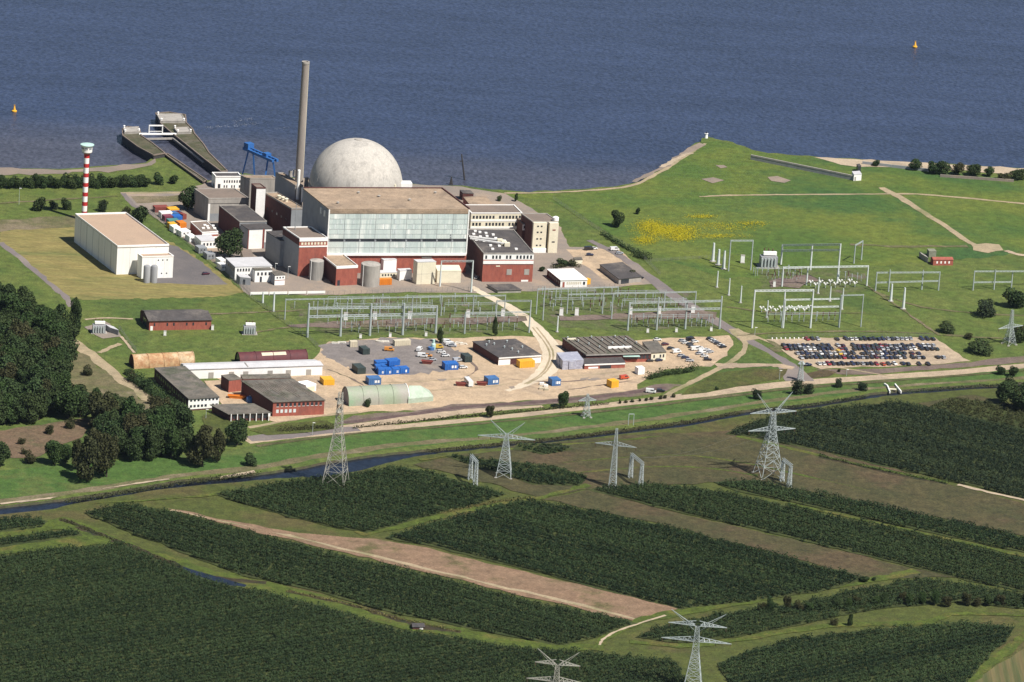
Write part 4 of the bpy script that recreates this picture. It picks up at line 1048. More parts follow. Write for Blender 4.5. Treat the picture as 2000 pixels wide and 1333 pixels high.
for k in range(22):
    a = p0 + e1*(.04 + .042*k + .01*math.sin(k*5.1)) + e2*(.06 + .2*((k*7) % 5)/5); mb = MB(); mb.bar(a + Z*.03, a + e2*(.25 + .1*((k*11) % 6)) + Z*.03, .22); mb.build('roof_batten', MAT['roof_brown'], nb.root)
nc = bld('brick_cube', 'small tall brick cube behind the broad brick workshop', (446,768), 743, (472,740), (432,733), 'brick', 'roof_felt', walls={'L': 'dark_shaded_brick'})
ns = bld('brick_strip', 'narrow flat-roofed strip along the back of the brick workshop', (474,748), 740, (569,738), (470,732), 'dark_shaded_brick', 'roof_felt')
nw = bld('white_garage', 'white garage with white roof behind the brick workshop', (597,768), 753, (618,750), (580,746), 'white_paint', 'white_paint')
panel(nw, 'F', .15, .85, 0, .75, 'cream_wall', 'door', .06)
cl = bld('colonnade_house', 'low dark-roofed house fronted by white pillars', (447,823), 808, (527,806), (414,791), 'dark_shaded_brick', 'roof_felt', over=1.2)
for k in range(7):
    u = .04 + .155*k; panel(cl, 'F', u - .009, u + .009, 0, .97, 'white_paint', 'pillar', 1.1, .4)
row(cl, 'F', .06, .97, .3, .8, 6, .6, 'glass_dark'); panel(cl, 'F', .95, 1.0, .55, .97, 'white_paint', 'sign_board', 1.2, .2)
ow = bld('dark_workshop', 'dark-roofed workshop with white front beside the curved road', (973,714), 698, (1057,693), (924,667), 'white_paint', 'roof_dark', walls={'L': 'dark_shaded_brick'}, over=.5)
panel(ow, 'F', 0, 1, .84, .96, 'white_paint', 'fascia', .6, .7); panel(ow, 'F', .28, .5, 0, .7, 'dark_shaded_brick', 'gate', .06)
for x, y in ((955,670),(965,674),(985,680),(1000,684),(950,676),(1012,690),(990,669),(1020,680)):
    lathe('roof_vent', on_roof(ow, x, y) - Z*.1, [(.35,0),(.35,1.0),(.6,1.1),(.1,1.5)], MAT['galvanised'], ow.root, 8)
lb_ = bld('canteen_block', 'long flat block with ribbed brown roof and skylight strip', (1143,711), 692, (1271,688), (1099,660), 'dark_shaded_brick', 'roof_felt', over=.6)
p0 = lb_.c[3] + Z*lb_.h; e1 = lb_.c[2] - lb_.c[3]; e2 = lb_.c[0] - lb_.c[3]
for k in range(11):
    a = p0 + e1*(.04 + .092*k); mb = MB(); mb.bar(a + e2*.02 + Z*.2, a + e2*.97 + Z*.2, .5); mb.build('roof_rib', MAT['roof_brown'], lb_.root)
for k in range(11):
    a = p0 + e1*(.04 + .092*k) + e2*(.1 + .6*((k*5) % 4)/3); lathe('roof_vent', a, [(.3,0),(.3,1.2),(.5,1.3),(.1,1.6)], MAT['galvanised'], lb_.root, 8)
a = p0 + e1*.44 + e2*.72; mb = MB(); mb.bar(a + Z*.5, a + e1*.36 + Z*.5, 1.0); mb.build('skylight', MAT['white_paint'], lb_.root)
a = p0 + e1*.02 + e2*.14; mb = MB(); mb.bar(a + Z*.5, a + e1*.13 + Z*.5, .8); mb.build('skylight', MAT['cream_wall'], lb_.root)
panel(lb_, 'F', 0, 1, .86, .96, 'concrete', 'fascia', .7, .8); row(lb_, 'F', .6, .98, .35, .75, 7, .7, 'glass_dark'); panel(lb_, 'F', .6, 1, 0, .3, 'brick', 'plinth', .08)
lb2 = bld('canteen_porch', 'lower brick porch block with white ledge and green awning', (1141,722), 711, (1221,708), (1130,695), 'brick', 'roof_dark', over=.3)
panel(lb2, 'F', 0, 1, .68, .92, 'white_paint', 'ledge', .3, .4); panel(lb2, 'F', .38, .66, 0, .6, 'glass_dark', 'gate', .06); panel(lb2, 'F', .1, .34, .1, .4, 'white_paint', 'window', .06)
lb3 = bld('canteen_room', 'cream end room of the ribbed-roof block beside parked cars', (1271,706), 689, (1301,687), (1255,668), 'cream_wall', 'roof_felt', over=.4)
row(lb3, 'F', .1, .95, .35, .7, 4, .5, 'glass_dark', 'window', .05, (1,))
aw = box('green_awning', on_roof(lb2, 1232, 697) + Z*.6, Vector((9,1.4,0)), Vector((-1.2,4,0)), Z*.25, MAT['mint']); props(aw, 'pale green flat awning between the brick porch and ribbed block', 'awning')
tb = bld('tarp_stack', 'stack of goods wrapped in grey lavender tarpaulin beside the road', (1098,723), 705, (1140,703), (1087,689), 'tarp', 'tarp', cat='stack', over=.05, roof_t=.5)
panel(tb, 'F', .3, .62, .05, .9, 'tarp', 'fold', .5, .8); panel(tb, 'L', .2, .6, .05, .85, 'tarp', 'fold', .4, .7)

def hut(name, label, pl, pr, w, h, mat, endmat, stripe=None, n=14, cat='hut'):
    a = G(*pl); b = G(*pr); d = (b - a).normalized(); s = Vector((-d.y, d.x, 0)); r = root(name, label, cat, a)
    def arc(c, k=1.0): return [c + s*(math.cos(math.pi*i/n)*w*k) + Z*(math.sin(math.pi*i/n)*h*k) for i in range(n + 1)]
    nb_ = 12; vs = []; fs = []
    for j in range(nb_ + 1): vs += arc(a.lerp(b, j/nb_))
    m = n + 1
    for j in range(nb_):
        for i in range(n): fs.append((j*m + i, j*m + i + 1, (j+1)*m + i + 1, (j+1)*m + i))
    obj('vault', vs, fs, MAT[mat], r, None, True)
    for c, sg in ((a + d*.25, -1), (b - d*.25, 1)):
        obj('end_wall', arc(c, .985), [tuple(range(m)) if sg > 0 else tuple(reversed(range(m)))], MAT[endmat], r)
    for j in range(0, nb_ + 1, 3):
        c = a.lerp(b, j/nb_); mb = MB(); P = arc(c, 1.012)
        for p, q in zip(P, P[1:]): mb.bar(p, q, .3)
        mb.build('rib', MAT[stripe if stripe and j == nb_ else mat], r)
    return r, a, b, d, s
hut('rusty_hut', 'round-topped hut of rusty corrugated sheet by the track', (257,716), (375,710), 4.6, 6.4, 'rust_sheet', 'dark_shaded_brick')
r_, a, b, d, s = hut('maroon_hut', 'round-topped dark maroon hut behind the white shed', (464,709), (596,703), 4.6, 5.6, 'maroon', 'glass_dark')
vs = []
for t in (.33, .69):
    for g_ in (108, 116, 124, 132): vs.append(a.lerp(b, t) + s*(math.cos(math.radians(g_))*4.68) + Z*(math.sin(math.radians(g_))*5.7))
obj('skylight', vs, [(k, k+1, k+5, k+4) for k in range(3)], MAT['beige_paint'], r_)
hut('green_hut', 'long pale green and grey vaulted hall beside the railway', (674,787), (791,781), 6.2, 8.4, 'hut_green', 'concrete', 'white_paint')
# pale green hipped tent at the end of the vaulted hall
c = [G(797,789), G(846,784), G(838,772), G(797,776)]
r = root('green_tent', 'pale green hipped tent at the end of the vaulted hall', 'tent', c[0])
hg = 8.0; ra = (c[0] + c[3])/2 + Z*hg; rb = ra + (c[1] - c[0])*.45 - Z*.6
ev = [p + Z*2.6 for p in c]
obj('canopy', ev + [ra, rb], [(0,1,5,4), (1,2,5), (2,3,4,5), (3,0,4)], MAT['tent_green'], r)
obj('tent_wall', c + ev, [(0,1,5,4), (1,2,6,5), (2,3,7,6), (3,0,4,7)], MAT['tent_green'], r)
ct = gable('field_shed', 'small dark shed standing alone by the field ditch', (806,1231), 1225, (829,1225), (803,1218), .8, 'dark_shaded_brick', 'roof_dark', .3)
panel(ct, 'F', .6, .9, 0, .8, 'white_paint', 'door', .06)

# small structures on the meadows
b1 = bld('grey_bunker', 'grey concrete bunker on the meadow beside a khaki one', (1800,507), 497, (1813,504), (1796,492), 'concrete', 'concrete', cat='bunker')
b2 = bld('khaki_bunker', 'khaki box-shaped bunker behind the red brick hut', (1814,503), 491, (1829,491), (1811,486), 'bunker', 'bunker', cat='bunker')
b3 = gable('red_hut', 'low red brick hut beside the two bunkers', (1822,519), 508, (1862,508), (1818,503), .8, 'brick', 'brick', .2); row(b3, 'F', .1, .9, .35, .75, 4, .35, 'white_paint')
b4 = bld('wall_house', 'small white house at the end of the dark flood wall', (1667,354), 341, (1683,340), (1664,335), 'white_clad', 'roof_white')
panel(b4, 'F', .1, .3, 0, .6, 'concrete', 'door')
b5 = bld('dark_kiosk', 'narrow dark kiosk behind the flood wall house', (1675,338), 325, (1682,324), (1673,321), 'glass_dark', 'roof_dark')
A_, B_ = G(1466,312), G(1667,353)
r = root('flood_wall', 'long dark flood wall slanting across the headland meadow', 'wall', A_)
hW = 2.6; d = (B_ - A_).normalized(); s = Vector((-d.y, d.x, 0))
for k in range(14):
    p = A_.lerp(B_, k/14); q = A_.lerp(B_, (k+1)/14 - .001)
    box('wall_panel', (p + q)/2 + Z*hW/2 - s*.02*(k % 2), q - p, s*.7, Z*hW, MAT['steel_grey'], r)
mb = MB(); mb.bar(A_ + Z*(hW + .1), B_ + Z*(hW + .1), .9); mb.build('coping', MAT['concrete'], r)
q = G(1379,270)
r = root('beacon', 'small white navigation beacon on the tip of the headland', 'beacon', q)
lathe('tower', q, [(1.1,0),(.9,2.6),(1.2,2.7),(1.2,3.0)], MAT['white_paint'], r, 12); lathe('lantern', q + Z*3.0, [(.5,0),(.5,.9),(.1,1.2)], MAT['glass_dark'], r, 10)
A_, B_ = G(1684,321), G(1836,338)
r = root('low_wall', 'low grey wall running along the beach behind the trees', 'wall', A_)
for k in range(8):
    p = A_.lerp(B_, k/8); q = A_.lerp(B_, (k+1)/8 - .002); d = (q - p).normalized()
    box('wall_panel', (p + q)/2 + Z*.9, q - p, Vector((-d.y, d.x, 0))*.5, Z*1.8, MAT['grey_clad'], r)
A_, B_ = G(1836,346), G(1980,356)
r = root('stone_wall', 'long low beige stone wall below the beach trees', 'wall', A_)
for k in range(8):
    p = A_.lerp(B_, k/8); q = A_.lerp(B_, (k+1)/8 - .002); d = (q - p).normalized()
    box('wall_panel', (p + q)/2 + Z*.8, q - p, Vector((-d.y, d.x, 0))*.8, Z*1.6, MAT['plant_yard'], r)

# ---------------------------------------------------------------- intake basin, piers, crane, buoys
def pier(name, label, pts, ztop, zbot=-4.0):
    P = [G(x, y, ztop) for x, y in pts]
    n = len(P); r = root(name, label, 'pier', Vector((P[0].x, P[0].y, zbot)))
    a = sum((P[i].x*P[(i+1) % n].y - P[(i+1) % n].x*P[i].y) for i in range(n))
    if a < 0: P.reverse()
    lo = [Vector((p.x, p.y, zbot)) for p in P]
    obj('wall', P + lo, [(i, n + i, n + (i+1) % n, (i+1) % n) for i in range(n)], MAT['pier_wall'], r)
    T_ = [p + Z*.02 for p in P]; F = tess(T_); m = sum(((T_[f[1]] - T_[f[0]]).cross(T_[f[2]] - T_[f[0]]).z) for f in F)
    if m < 0: F = [tuple(reversed(f)) for f in F]
    obj('deck', T_, F, MAT['pier_top'], r)
    mb = MB()
    for i in range(n): mb.bar(P[i] + Z*.15, P[(i+1) % n] + Z*.15, .7)
    mb.build('coping', MAT['roof_brown'], r)
    return r
pier('grassy_pier', 'grassy concrete pier with pointed end left of intake basin', [(239,253),(250,248),(272,252),(276,266),(297,280),(322,300),(300,304),(270,288),(240,266)], 2.4)
pr_ = pier('long_pier', 'long grassy pier with a square concrete head right of basin', [(304,222),(330,220),(362,225),(364,241),(376,253),(380,262),(398,283),(408,299),(444,335),(432,336),(400,312),(345,268),(330,256),(313,241)], 2.4)
for nm, lbl, base, yt, fr, bl in (('concrete_block', 'square concrete block on the outer end of right pier', (313,241), 237, (362,237), (306,223), ), ('concrete_block', 'small square concrete block halfway along the right pier', (346,263), 259, (374,258), (340,250)), ('concrete_block', 'concrete block on the outer end of left pier', (243,263), 259, (273,257), (241,250))):
    b = bld(nm, lbl, base, yt, fr, bl, 'concrete', 'concrete', z0=2.4, cat='block', parapet='concrete', ph=.3)
    for cc in (b.c[0], b.c[1], b.c[3]): lathe('bollard', cc*.9 + ((b.c[0] + b.c[2])/2)*.1 + Z*b.h, [(.45,0),(.45,1.2),(.7,1.3),(.3,1.7)], MAT['white_paint'], b.root, 10)
r = root('basin_bridge', 'white footbridge with gate frame spanning the basin entrance', 'bridge', G(272,262,2.4))
mb = MB(); a = G(272,262,2.6); b = G(345,262,2.6); mb.block((a + b)/2, b - a, Vector((0,2.2,0)), Z*.7); mb.build('deck', MAT['white_paint'], r)
p1 = G(291,262,2.6); p2 = G(317,262,2.6); hb = 5.0
mb = MB(); mb.bar(p1, p1 + Z*hb, .6); mb.build('post', MAT['white_paint'], r)
mb = MB(); mb.bar(p2, p2 + Z*hb, .6); mb.build('post', MAT['white_paint'], r)
mb = MB(); mb.bar(p1 + Z*(hb + .2) + Vector((-.3,0,0)), p2 + Z*(hb + .2) + Vector((.3,0,0)), .7); mb.build('beam', MAT['white_paint'], r)
mb = MB(); mb.bar(p1 + Z*1.6, p2 + Z*1.6, .3); mb.build('rail', MAT['white_paint'], r)
r = root('weir_beam', 'pale concrete beam crossing the intake basin below the footbridge', 'beam', G(283,272,0))
mb = MB(); mb.bar(G(281,272,.6), G(338,271,.6), 1.0); mb.build('beam', MAT['concrete'], r)
mb = MB(); mb.bar(G(338,271,.6), G(398,317,.6), 1.0); mb.build('guide_beam', MAT['concrete'], r)
pier('basin_wall', 'low dark quay wall along the left side of the basin', [(322,302),(327,301),(404,353),(397,356)], 1.2)

r = root('gantry_crane', 'blue gantry crane on spread legs beside the intake basin', 'crane', G(505,352))
A_ = G(484,350); B_ = G(530,354)
dv = (B_ - A_); hC = HT(484,350,292)
a = A_ + Z*hC; b = B_ + Z*(hC - 1.5)
a = G(484,291,hC); b = G(534,313,hC)
d = (b - a); d.z = 0; L_ = d.length; d.normalize(); s = Vector((-d.y, d.x, 0))
for sg in (-1, 1): mb = MB(); mb.bar(a - d*2 + s*1.6*sg, b + d*2 + s*1.6*sg, 1.5); mb.build('girder', MAT['crane_blue'], r)
mb = MB()
for k in range(9): mb.bar(a + d*(L_*k/8) - s*1.6 + Z*.3, a + d*(L_*k/8) + s*1.6 + Z*.3, .5)
mb.bar(a - d*2 + s*0 + Z*1.2, b + d*2 + Z*1.2, .4); mb.build('bracing', MAT['crane_blue'], r)
for t in (.12, .88):
    for sg in (-1, 1):
        top = a + d*L_*t + s*1.6*sg; foot = Vector((top.x, top.y, 0)) + s*3.2*sg + d*(1.5 if t > .5 else -1.5)
        mb = MB(); mb.bar(foot, top, .8, 1.0); mb.build('leg', MAT['crane_blue'], r)
    mb = MB(); top = a + d*L_*t; mb.bar(Vector((top.x, top.y, 2.0)) - s*4.6 + d*(1.2 if t > .5 else -1.2), Vector((top.x, top.y, 2.0)) + s*4.6 + d*(1.2 if t > .5 else -1.2), .5); mb.build('tie', MAT['crane_blue'], r)
mb = MB(); mb.block(a + d*1.0 + Z*2.2, d*4.5, s*4.2, Z*3.2); mb.build('winch_house', MAT['crane_blue'], r)
mb = MB(); mb.block(a + d*L_*.75 + Z*1.6, d*3.5, s*3.6, Z*2.0); mb.build('trolley', MAT['crane_blue'], r)

for x, y, lb in ((28,216,'yellow buoy floating off the left shore'),(1787,90,'yellow buoy far out on the river at right')):
    p = G(x, y + 3, -2.5); r = root('buoy', lb, 'buoy', p)
    lathe('float', p + Z*-.3, [(1.3,0),(1.6,.5),(1.6,1.1),(1.0,1.5)], MAT['yellow_paint'], r, 14)
    lathe('cage', p + Z*1.2, [(.9,0),(.35,2.2),(.15,2.6)], MAT['yellow_paint'], r, 10)
    mb = MB(); mb.bar(p + Z*3.6 + Vector((-.5,0,0)), p + Z*4.6 + Vector((.5,0,0)), .22); mb.bar(p + Z*3.6 + Vector((.5,0,0)), p + Z*4.6 + Vector((-.5,0,0)), .22); mb.build('topmark', MAT['yellow_paint'], r)
p = G(908,352,-2.5); h = HT(908,352,302,-2.5)
r = root('mooring_pile', 'dark leaning mooring pile standing in the river behind turbine hall', 'pile', p)
mb = MB(); mb.tube(p - Z*1, p + Vector((-3.0,0,h)), .55, .4, 10); mb.build('pile', MAT['pier_wall'], r)
mb = MB(); mb.bar(p + Vector((-1.8,0,h*.72)), p + Vector((-3.9,0,h*.72)), .5); mb.build('cross_bar', MAT['pier_wall'], r)
p = G(881,360,-2.0)
r = root('dolphin', 'small dark timber dolphin by the bank behind turbine hall', 'pile', p)
for k in range(3): mb = MB(); mb.tube(p + Vector((k*.9 - .9,0,-1)), p + Vector((0,.2*k,4.5)), .35, .3, 8); mb.build('pile', MAT['pier_wall'], r)
# ---------------------------------------------------------------- switchyards
def portal(name, label, posts, beams, w=.7, mat='galvanised', group=None, cat='gantry', bw=None):
    """posts = [(x, y, ytop)], beams = [(i, j, fraction of height)]"""
    r = root(name, label, cat, G(posts[0][0], posts[0][1]), group)
    B = []
    for x, y, yt in posts:
        p = G(x, y); h = HT(x, y, yt); B.append((p, h))
        lathe('post', p, [(w*.62,0),(w*.5,h*.5),(w*.42,h)], MAT[mat], r, 10)
    for i, j, yi, yj in beams:
        a = B[i][0] + Z*HT(posts[i][0], posts[i][1], yi); b = B[j][0] + Z*HT(posts[j][0], posts[j][1], yj)
        mb = MB(); k = bw or w*.75
        d = (b - a).normalized(); o = Z*(k*.55)
        mb.bar(a + o - d*.3, b + o + d*.3, k*.42); mb.bar(a - o - d*.3, b - o + d*.3, k*.42)
        n = max(2, int((b - a).length/2.2))
        for q in range(n):
            p0 = a.lerp(b, q/n); p1 = a.lerp(b, (q+1)/n)
            mb.bar(p0 + (o if q % 2 else -o), p1 - (o if q % 2 else -o), k*.3)
        mb.build('beam', MAT[mat], r)
    return r
def lone(x, y, yt, label, w=1.0, mat='gantry_white', group='lone white gantry masts'):
    p = G(x, y); h = HT(x, y, yt)
    r = root('gantry_mast', label, 'mast', p, group)
    lathe('mast', p, [(w*.62,0),(w*.5,h*.6),(w*.36,h)], MAT[mat], r, 10)
    lathe('foot', p, [(w*1.2,0),(w*1.2,.4)], MAT['concrete'], r, 10)

portal('switchyard_gantry', 'long front gantry with thick pale posts in left switchyard', [(600,659,593),(664.5,657,603),(722,656,594),(786,654.5,593),(850.5,651,599)],
       [(0,4,602.5,599.5),(0,4,619,613)], 1.15)
portal('switchyard_gantry', 'thin gantry across the curved road in left switchyard', [(907,652,610),(967,642,588),(1033,650,587)], [(0,2,612,610),(1,2,588.5,588)], .8)
portal('switchyard_gantry', 'long thin rear gantry of eight posts in left switchyard', [(556,624.5,584),(619,622,584),(677,620,582),(741,619,581),(804,618,579),(861,617,578),(923,615,577),(985,613,577)],
       [(0,7,585.5,577.5)], .6)
portal('white_portal', 'white two-post portal with long bar at left switchyard corner', [(513,592,571),(534,609,571)], [], 1.0, 'gantry_white')
r = root('white_rail', 'long white rail on short posts at the plant yard edge', 'rail', G(487,578))
for k in range(4):
    a = G(489 + 37*k, 577.5 - .6*k) + Z*1.2; b = G(489 + 37*k + 35, 577.5 - .6*(k+1)) + Z*1.2
    mb = MB(); mb.block((a + b)/2, b - a, Vector((0,.5,0)), Z*1.3); mb.build('rail', MAT['white_paint'], r)
    mb = MB(); mb.bar(Vector((a.x, a.y, 0)), a, .3); mb.build('post', MAT['white_paint'], r)
portal('tall_white_portal', 'tall white portal beside the turbine hall and curved road', [(859,560,511),(920,571,510)], [(0,1,511,510.5)], .9, 'gantry_white')
portal('switchyard_gantry', 'thin rear gantry in the right switchyard', [(1107,613,575),(1176,613,565),(1194,624,574),(1296,608,572),(1357,604,570)], [(0,4,575.6,570.4)], .65)
portal('switchyard_gantry', 'double-beam front gantry of four posts in right switchyard', [(1225.6,646,591),(1282,645,581),(1338,643,590),(1405,643,579)],
       [(0,3,592,588),(0,3,606,603)], .95)
portal('switchyard_gantry', 'far thin gantry behind the right switchyard near white hall', [(1047,614,565),(1060,626,560),(1084,598,564),(1206,580,560)], [(0,3,565,561)], .6)
lone(1088,649,618,'short lone mast at the curved road end of right switchyard', .8)
EL = 'first|second|third|fourth|fifth|sixth|seventh|eighth|ninth|tenth|eleventh|twelfth|thirteenth|fourteenth|fifteenth|sixteenth|seventeenth|eighteenth|nineteenth|twentieth|twenty-first|twenty-second|twenty-third|twenty-fourth|twenty-fifth|twenty-sixth|twenty-seventh|twenty-eighth|twenty-ninth|thirtieth|thirty-first|thirty-second|thirty-third|thirty-fourth'.split('|')
for k, (x, y, t) in enumerate([(1392,511,475),(1402.5,518,487.5),(1413,526,490)]): lone(x, y, t, 'thick white mast, %s from left in the row of three' % EL[k], 1.5)
portal('yard_portal', 'thin two-post portal beside the three thick white masts', [(1422.5,530,470),(1466,528,470)], [(0,1,470.5,470.5)], .75)
portal('yard_portal', 'tall double-beam portal behind the transformer in east yard', [(1525,517,479),(1582.5,527.5,479),(1635,555,477.5)], [(0,2,479.5,478),(0,2,490,489)], 1.0, 'gantry_white')
portal('yard_portal', 'wide portal at the middle of east yard above white switches', [(1527,560,522),(1575,557.5,522),(1692.5,559,520)], [(0,2,523,520.5)], .85, 'gantry_white')
portal('yard_portal', 'small slanted portal at the back of the east yard', [(1667.5,515,479),(1682,508,471)], [(0,1,479.5,471.5)], .75)
portal('yard_portal', 'tall front portal of three posts in east yard', [(1468.5,641,568),(1527.5,640.5,567.5),(1582.5,641,567)], [(0,2,568.5,567.5)], .95, 'gantry_white')
portal('yard_portal', 'double-beam front portal in the middle of east yard', [(1529.5,641,585),(1638,639,577)], [(0,1,586,584),(0,1,601,599)], .75, 'gantry_white')
portal('yard_portal', 'thin front portal at the right of the double-beam portal', [(1638.8,640,577),(1681,639,576)], [(0,1,577.5,576.5)], .6)
portal('yard_portal', 'long thin portal at the right of the east yard', [(1709.5,569.5,532.5),(1735,570,527.5),(1800,566,528),(1832.5,567.5,532)], [(0,3,533,532.3),(0,3,552.5,549)], .75)
portal('yard_portal', 'thin double-beam portal near the right edge of photo', [(1900,567.5,530),(1941,566,527.5),(1975,562,530),(2030,560,530)], [(0,3,530.5,530.3),(0,2,552,551)], .7)
for x, y, t, lb in [(1644,605,564,'slim mast right of the wide portal in east yard'),(1620.5,589,560,'slim mast below the wide portal in east yard'),(1597.5,574,542.5,'slim mast between the white switches in east yard'),
        (1497.5,621,587.5,'slim mast among the lower white switches'),(1446,592,559,'mast nearest the access road bend'),(1423,577.5,544,'mast second nearest the access road bend'),(1400,562,530,'mast farthest up beside the access road'),
        (1739.5,589,555,'thick mast before the long thin portal'),(1764,604,562.5,'thickest mast at the lower right of east yard')]:
    lone(x, y, t, lb, 1.3 if 'thick' in lb else .8)

# white pole switches in two rows
def switch(x, y, label):
    p = G(x, y); r = root('pole_switch', label, 'switch', p, 'white switches in the east yard')
    lathe('post', p, [(.22,0),(.18,1.8)], MAT['galvanised'], r, 8)
    for sg in (-1, 1):
        mb = MB(); mb.tube(p + Z*1.7, p + Vector((sg*1.0,0,3.2)), .25, .62, 10); mb.build('insulator_head', MAT['white_paint'], r)
for k in range(10): switch(1583 + k*9.6, 559 + (5 if k % 2 else 0) - .3*k, 'white V-shaped switch, %s from left in the upper row' % EL[k])
for k in range(11): switch(1487 + k*9.3, 610 + (5 if k % 2 else 0) - .2*k, 'white V-shaped switch, %s from left in the lower row' % EL[k])

def kiosk(x, y, label, w=2.0, h=4.2, mat='white_paint', group='white kiosks along the switchyard strips'):
    p = G(x, y); r = root('switch_kiosk', label, 'kiosk', p, group)
    box('cabinet', p + Z*h*.55, Vector((w,0,0)), Vector((0,w*.7,0)), Z*h*.9, MAT[mat], r)
    box('plinth', p + Z*h*.05, Vector((w*1.2,0,0)), Vector((0,w*.9,0)), Z*h*.1, MAT['concrete'], r)
    box('cap', p + Z*(h + .08), Vector((w*1.1,0,0)), Vector((0,w*.8,0)), Z*.16, MAT['concrete'], r)
for k, (x, y) in enumerate([(675,626),(732,625),(800,624),(914,621),(982,619)]): kiosk(x, y, 'white kiosk, %s from left in the left switchyard' % EL[k])
for k, (x, y) in enumerate([(1096,617),(1126,617),(1231,615),(1287,614),(1353,612)]): kiosk(x, y, 'white kiosk, %s from left in the right switchyard' % EL[k])
kiosk(1450,514,'white kiosk between the posts of the thin portal', 2.2, 4.5); kiosk(1512,561,'white kiosk left of the upper white switches', 1.4, 3.4)
for k, (x, y) in enumerate([(704,661),(762,659),(832,657),(1265,650),(1321,649),(1389,647)]): kiosk(x, y, 'low white cabinet, %s from left along the switchyard front' % EL[k], 1.3, 2.2, group='low cabinets along the switchyard front')
for x, y, lb in ((322,656,'slim white cabinet on grass before the brick barn'),(415,645,'slim white cabinet at the right end of brick barn'),(297,640,'slim white cabinet at the left end of brick barn')): kiosk(x, y, lb, 1.3, 2.6, group='cabinets around the brick barn')

# insulator posts of the bus bars
def ins_mesh():
    mb = MB(); mb.tube((0,0,0), (0,0,1.9), .13, .11, 6); mb.add([v for v in []], []); return mb
me_steel = MB(); me_steel.tube((0,0,0), (0,0,1.9), .16, .14, 6); INS_POST = mesh_from('insulator_support', me_steel.v, me_steel.f, MAT['galvanised'])
me_ins = MB(); me_ins.tube((0,0,1.9), (0,0,3.8), .26, .18, 8); me_ins.block((0,0,3.9), (.7,0,0), (0,.3,0), (0,0,.25)); INS_A = mesh_from('insulator_brown', me_ins.v, me_ins.f, MAT['insulator'])
INS_B = mesh_from('insulator_pale', me_ins.v, me_ins.f, MAT['galvanised'])
def insulator(x, y, var, sc, label, group):
    p = G(x, y); r = root('post_insulator', label, 'insulator', p, group)
    M = Matrix.Translation(p) @ Matrix.Diagonal((sc, sc, sc, 1))
    put(bpy.data.objects.new('support', INS_POST), r, M); put(bpy.data.objects.new('insulator', INS_A if var else INS_B), r, M)
random.seed(21)
for q_, (rowy, n, x0, x1) in enumerate(((592,12,660,930),(600,14,580,950),(608,14,640,960),(616,12,700,990),(632,16,640,1020),(641,20,670,1025),(648,20,668,1020))):
    for k in range(n):
        x = x0 + (x1 - x0)*(k + random.uniform(-.25,.25))/n; insulator(x, rowy + random.uniform(-2,2) - (x-800)*.012, random.random() < .35, random.uniform(.9,1.25), 'post insulator, %s from left in %s row from the back, left yard' % (EL[k], EL[q_]), 'post insulators of the left switchyard')
for q_, (rowy, n, x0, x1) in enumerate(((578,12,1060,1260),(586,14,1080,1310),(597,16,1060,1350),(606,16,1060,1360),(630,14,1230,1395),(638,16,1235,1400))):
    for k in range(n):
        x = x0 + (x1 - x0)*(k + random.uniform(-.25,.25))/n; insulator(x, rowy + random.uniform(-2,2), random.random() < .4, random.uniform(.9,1.25), 'post insulator, %s from left in %s row from the back, right yard' % (EL[k], EL[q_]), 'post insulators of the right switchyard')
for q_, (rowy, n, x0, x1) in enumerate(((537,10,1470,1570),(546,10,1500,1570),(627,12,1500,1640),(548,6,1640,1690))):
    for k in range(n):
        x = x0 + (x1 - x0)*(k + random.uniform(-.25,.25))/n; insulator(x, rowy + random.uniform(-2.5,2.5), random.random() < .5, random.uniform(.9,1.3), 'post insulator, %s from left in %s row from the back, east yard' % (EL[k], EL[q_]), 'post insulators of the east yard')

# low bus bar frames between the gantries
def busbar(x0, x1, y, n, label, hz=5.2):
    r = root('busbar_frame', label, 'busbar', G(x0, y), 'bus bar frames in the switchyards')
    P_ = [G(x0 + (x1 - x0)*k/n, y - .012*(x1 - x0)*k/n) for k in range(n + 1)]
    for p in P_: mb = MB(); mb.bar(p, p + Z*hz, .22); mb.build('post', MAT['galvanised'], r)
    for o_ in (0, .9): mb = MB(); mb.bar(P_[0] + Z*(hz - o_), P_[-1] + Z*(hz - o_), .16); mb.build('bar', MAT['galvanised'], r)
for k, (x0, x1, y, n) in enumerate([(640,760,598,5),(790,930,596,6),(650,840,612,7),(868,985,610,5),(670,850,638,7),(880,1010,634,5)]): busbar(x0, x1, y, n, 'low bus bar frame, %s of those in the left switchyard' % EL[k])
for k, (x0, x1, y, n) in enumerate([(1070,1160,584,4),(1200,1300,586,5),(1075,1180,600,5),(1215,1340,602,6),(1240,1390,634,6)]): busbar(x0, x1, y, n, 'low bus bar frame, %s of those in the right switchyard' % EL[k])
for k, (x0, x1, y, n) in enumerate([(1475,1565,540,4),(1500,1640,630,6)]): busbar(x0, x1, y, n, 'low bus bar frame, %s in the east yard' % ('upper one', 'lower one')[k])

